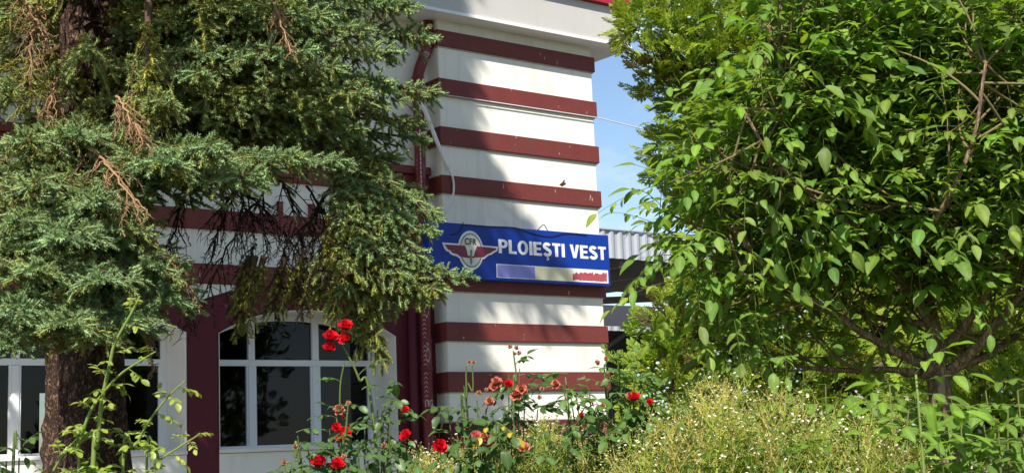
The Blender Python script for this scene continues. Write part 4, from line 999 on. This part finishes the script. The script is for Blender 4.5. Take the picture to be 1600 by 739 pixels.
for px in [[(890,650,4.8),(885,600,4.8)],[(970,650,4.8),(966,570,4.8)],[(990,650,4.8),(998,575,4.8)],[(950,640,4.8),(947,565,4.8)],[(1000,640,4.8),(1015,600,4.8)]]: r.cane(px, leaves=1.3, r0=.004)
r.bush([(880,600,4.7),(890,605,4.7),(900,615,4.7),(920,605,4.8),(945,600,4.8),(955,620,4.8),(975,590,4.8),(990,595,4.8),(1000,610,4.8),(1020,600,4.9),(1025,625,4.9),(985,625,4.8),(960,650,4.7),(935,640,4.8),(1015,645,4.8),(915,650,4.7),(1040,640,4.8)], 4, .048)
for kd, x, y, q in [('spent',934,566,.018),('spent',947,560,.016),('bloom',990,622,.024),('bloom',1015,629,.014),('spent',942,632,.016),('pink',984,618,.013)]: bloom(r.root, kd, x, y, 4.7, q)
r.done()
SH = A([.20, .27, .040])
r = Rose(165, 3.7, 'leggy yellow-green rose shoots rising before the spruce trunk', SH*.8)
kw = dict(leaves=2.0, col=(.22, .30, .07), size=.027, tipc=((.19, .30, .04), (.25, .29, .05)))
r.cane([(145,739,3.7),(151,701,3.7),(159,629,3.7),(172,567,3.7),(180,535,3.7),(205,490,3.7),(219,462,3.7)], r0=.0075, r1=.003, **kw)
r.cane([(161,613,3.7),(190,583,3.7),(222,562,3.7),(243,549,3.7)], r0=.004, r1=.002, ground=False, **kw)
r.cane([(124,739,3.7),(126,691,3.7),(140,645,3.7),(158,618,3.7)], r0=.005, r1=.004, **kw); r.cane([(78,745,3.7),(95,715,3.7),(108,697,3.7),(122,683,3.7)], r0=.004, r1=.002, ground=False, **kw)
r.cane([(192,739,3.75),(210,701,3.75),(234,656,3.75),(264,618,3.75),(290,594,3.75)], r0=.005, r1=.002, **kw)
r.cane([(229,739,3.75),(250,718,3.75),(283,696,3.75),(304,683,3.75),(313,676,3.75)], r0=.004, r1=.002, **kw)
r.done()
r = Rose(10, 3.6, 'leafy rose bush at the bottom left corner of the photo')
r.bush([(10,720,3.6),(30,715,3.6),(-15,710,3.6),(20,738,3.55),(-30,735,3.6),(40,745,3.6)], 5, .045); r.cane([(20,739,3.6),(27,700,3.6)], leaves=.8); r.done()

# ------------------------------------------------------------------ meadow weeds
def weed_template(seed, kind):
    r = np.random.default_rng(seed); v, f, c = [], [], []
    gs, tan, wh, ye, br_ = A([.29, .38, .055]), A([.52, .46, .13]), A([.80, .78, .70]), A([.55, .40, .06]), A([.42, .30, .17])
    def tri_strip(p, q, w_, col):
        d = nrm(q-p); sd = nrm(np.cross(d, r.normal(0, 1, 3)))*w_; b = len(v); v.extend([p-sd, p+sd, q]); c.extend([col]*3); f.append((b, b+1, b+2))
        sd = nrm(np.cross(d, sd))*w_; b = len(v); v.extend([p-sd, p+sd, q]); c.extend([col]*3); f.append((b, b+1, b+2))
    stem = gs if kind == 0 else tan*.9 if kind == 1 else gs*.7+tan*.3
    top = A([r.normal(0, .05), r.normal(0, .05), 0]); base = A([r.normal(0, .06), r.normal(0, .06), -1.1]); tri_strip(base, top, .004, stem)
    def head(p, s_):
        if r.uniform() < (.45 if kind != 2 else .30):   # fresh daisy: ray disc
            n = 6; nn = nrm(A([r.normal(0, .5), r.normal(0, .5), 1])); e1 = nrm(np.cross(nn, A([1, .2, 0]))); e2 = np.cross(nn, e1); b = len(v)
            v.append(p+nn*s_*.25); c.append(ye if r.uniform() < .6 else wh)
            for k in range(n): a_ = 2*np.pi*k/n; v.append(p+(e1*math.cos(a_)+e2*math.sin(a_))*s_*r.uniform(.8, 1.1)); c.append(wh)
            for k in range(n): f.append((b, b+1+k, b+1+(k+1) % n))
        else:                                             # seed head
            b = len(v); q = tan*r.uniform(.8, 1.5) if r.uniform() < .7 else br_
            for d_ in ((1,0,0),(-.5,.86,0),(-.5,-.86,0),(0,0,1.2),(0,0,-1)): v.append(p+A(d_)*s_*.55); c.append(np.clip(q, 0, .8))
            f.extend([(b,b+1,b+3),(b+1,b+2,b+3),(b+2,b,b+3),(b+1,b,b+4),(b+2,b+1,b+4),(b,b+2,b+4)])
    nb = int(r.integers(9, 14))
    for k in range(nb):
        z = -.34*(k/nb)**1.1; a_ = r.uniform(0, 6.28); p = A([top[0]*(1+z), top[1]*(1+z), z]); l = (.08-.28*z)*r.uniform(.7, 1.1)
        q = p+A([math.cos(a_)*.55, math.sin(a_)*.55, .8])*l; tri_strip(p, q, .0022, stem)
        for m_ in range(int(r.integers(3, 6))):
            e = q+A([r.normal(0, .03), r.normal(0, .03), r.uniform(-.01, .05)]); tri_strip(q-(q-p)*r.uniform(0, .4), e, .0014, stem*1.1); head(e, r.uniform(.0038, .0064))
    for k in range(16 if kind != 1 else 9):
        z = -1.0*r.uniform(.12, 1); a_ = r.uniform(0, 6.28); p = A([top[0]*(1+z), top[1]*(1+z), z]); l = r.uniform(.05, .11); q = p+A([math.cos(a_)*.8, math.sin(a_)*.8, r.uniform(-.1, .7)])*l
        d = nrm(q-p); sd = nrm(np.cross(d, UP))*r.uniform(.004, .008); b = len(v); m_ = (p+q)/2+UP*.01
        col = (gs*r.uniform(.6, 1.2) if r.uniform() < (.8 if kind != 1 else .35) else tan*r.uniform(.6, 1.1)); v.extend([p, m_-sd, m_+sd, q]); c.extend([col]*4); f.extend([(b,b+1,b+2),(b+1,b+3,b+2)])
    return A(v), A(f), np.clip(A(c), 0, .85)
def broad_template(seed):
    r = np.random.default_rng(seed); v, f, c = [], [], []
    for s_ in range(3):
        top = A([r.normal(0, .10), r.normal(0, .10), -.05*s_]); base = A([top[0]*.3, top[1]*.3, -1.1]); sd = A([.003, .002, 0]); b = len(v); v.extend([base-sd, base+sd, top]); c.extend([A([.12, .18, .04])]*3); f.append((b, b+1, b+2))
        for k in range(17):
            t = k/17; p = top*(1-t*.45)+base*t*.45; a_ = k*2.4+s_; l = (.045+.05*t)*r.uniform(.7, 1.2); d = nrm(A([math.cos(a_), math.sin(a_), r.uniform(-.3, .6)])); sd = nrm(np.cross(d, UP))*l*.26; m_ = p+d*l*.5+UP*.008; b = len(v)
            col = A([.10, .18, .035])*r.uniform(.7, 1.4); v.extend([p, m_-sd, m_+sd, p+d*l-UP*.01, m_-UP*.006]); c.extend([col]*5); f.extend([(b,b+1,b+4),(b,b+4,b+2),(b+1,b+3,b+4),(b+4,b+3,b+2)])
    return A(v), A(f), A(c)
WT = {k: [weed_template(500+10*k+i, k) for i in range(5)] for k in range(3)}; WT[3] = [broad_template(560+i) for i in range(5)]
def weeds(name, label, cat, n, xr, dr, top, kinds):
    ac = Acc()
    for k in range(4):
        pp = []; 
        for _ in range(int(n*kinds[k])):
            x = rng.uniform(*xr); d = rng.uniform(*dr); y = 30+np.interp(x, top[0], top[1])+rng.exponential(36)-6+(10 if k == 3 else 0)+24*math.sin(x*.045+1)*math.sin(x*.021); p = P(x, y, d); pp.append(p)
        pp = A(pp); 
        if len(pp) == 0: continue
        th = rng.uniform(0, 6.28, len(pp)); Rm = np.zeros((len(pp), 3, 3)); Rm[:, 0, 0] = np.cos(th); Rm[:, 0, 1] = -np.sin(th); Rm[:, 1, 0] = np.sin(th); Rm[:, 1, 1] = np.cos(th); Rm[:, 2, 2] = 1
        Rm += rng.normal(0, .05, Rm.shape)
        ch = rng.integers(0, 5, len(pp))
        for i in range(5):
            m_ = ch == i; v, f, c = WT[k][i]; q = pp[m_]; V = q[:, None]+np.einsum('nij,vj->nvi', Rm[m_], v)*rng.uniform(.8, 1.1, (len(q), 1, 1))
            C = c[None]*rng.uniform(.8, 1.2, (len(q), 1, 1)); F = (f[None]+(np.arange(len(q))*len(v))[:, None, None]).reshape(-1, 3); ac.raw(V, F, C.reshape(-1, 3))
    o = ac.build(name, M['weed']); tag(o, label, cat, kind='stuff'); return o
TOPX = ([430,560,620,700,760,850,950,1010,1060,1100,1160,1220,1290,1340,1400,1500,1640], [740,735,725,700,682,676,676,662,634,612,622,615,630,655,690,715,725])
weeds('wildflower_patch', 'green-stemmed weeds with tiny white daisies below the rose bushes', 'weeds', 330, (640, 1010), (4.5, 6.0), TOPX, (.40, .15, .30, .35))
weeds('dry_weed_patch', 'dry straw-coloured weeds with white flower heads at bottom right', 'weeds', 390, (960, 1420), (4.2, 6.0), TOPX, (.34, .42, .12, .22))
weeds('undergrowth', 'loose green weeds around the walnut trunk', 'weeds', 120, (1380, 1720), (4.6, 6.2), TOPX, (.5, .05, .2, .7))

# ------------------------------------------------------------------ camera, light, world
cam = bpy.data.cameras.new('camera'); co = bpy.data.objects.new('camera', cam); COL.objects.link(co)
from mathutils import Matrix
co.matrix_world = Matrix(((CR[0], CU[0], -_w[0], EYE[0]), (CR[1], CU[1], -_w[1], EYE[1]), (CR[2], CU[2], -_w[2], EYE[2]), (0, 0, 0, 1)))
cam.sensor_width = 36; cam.lens = FPX/1600*36; cam.clip_end = 3000; cam.clip_start = 0.05
scene.camera = co
AZ, EL = R_(50), R_(44.9)
to_sun = Vector((-math.sin(AZ)*math.cos(EL), -math.cos(AZ)*math.cos(EL), math.sin(EL)))
sun = bpy.data.lights.new('sun', 'SUN'); sun.energy = 5.0; sun.angle = R_(0.53); sun.color = (1.0, 0.955, 0.87)
so = bpy.data.objects.new('sun', sun); COL.objects.link(so); so.rotation_euler = (-to_sun).to_track_quat('-Z', 'Y').to_euler(); so.location = (-20, -20, 25)
wd = bpy.data.worlds.new('World'); scene.world = wd; wd.use_nodes = True; nt = wd.node_tree; N = nt.nodes.new; L = nt.links.new
bg = nt.nodes['Background']; bg.inputs['Strength'].default_value = 0.098
sky = N('ShaderNodeTexSky'); sky.sky_type = 'NISHITA'; sky.sun_disc = False; sky.sun_elevation = EL; sky.sun_rotation = R_(230)
sky.air_density = 1.0; sky.dust_density = 0.3; sky.ozone_density = 2.2
tc = N('ShaderNodeTexCoord'); mpn = N('ShaderNodeMapping'); mpn.inputs['Scale'].default_value = (1, 1, 2.2); mpn.inputs['Location'].default_value = (0.35, 0.1, 0.2)
nz = N('ShaderNodeTexNoise'); nz.inputs['Scale'].default_value = 5.5; nz.inputs['Detail'].default_value = 7; nz.inputs['Roughness'].default_value = 0.58
L(tc.outputs['Generated'], mpn.inputs['Vector']); L(mpn.outputs['Vector'], nz.inputs['Vector'])
mr = N('ShaderNodeMapRange'); mr.inputs['From Min'].default_value = 0.48; mr.inputs['From Max'].default_value = 0.72; mr.inputs['To Max'].default_value = 0.6
L(nz.outputs['Fac'], mr.inputs['Value'])
mx = N('ShaderNodeMix'); mx.data_type = 'RGBA'; mx.inputs['B'].default_value = (7.0, 7.2, 7.6, 1)
L(sky.outputs['Color'], mx.inputs['A']); L(mr.outputs['Result'], mx.inputs['Factor']); L(mx.outputs['Result'], bg.inputs['Color'])
vs = scene.view_settings; vs.view_transform = 'Standard'; vs.look = 'None'; vs.gamma = 1.0; vs.exposure = 0.68; vs.use_curve_mapping = False
scene.cycles.max_bounces = 8; scene.cycles.transparent_max_bounces = 12; scene.cycles.use_denoising = True; scene.cycles.denoiser = 'OPENIMAGEDENOISE'; scene.cycles.denoising_input_passes = 'RGB_ALBEDO_NORMAL'; scene.cycles.denoising_prefilter = 'ACCURATE'
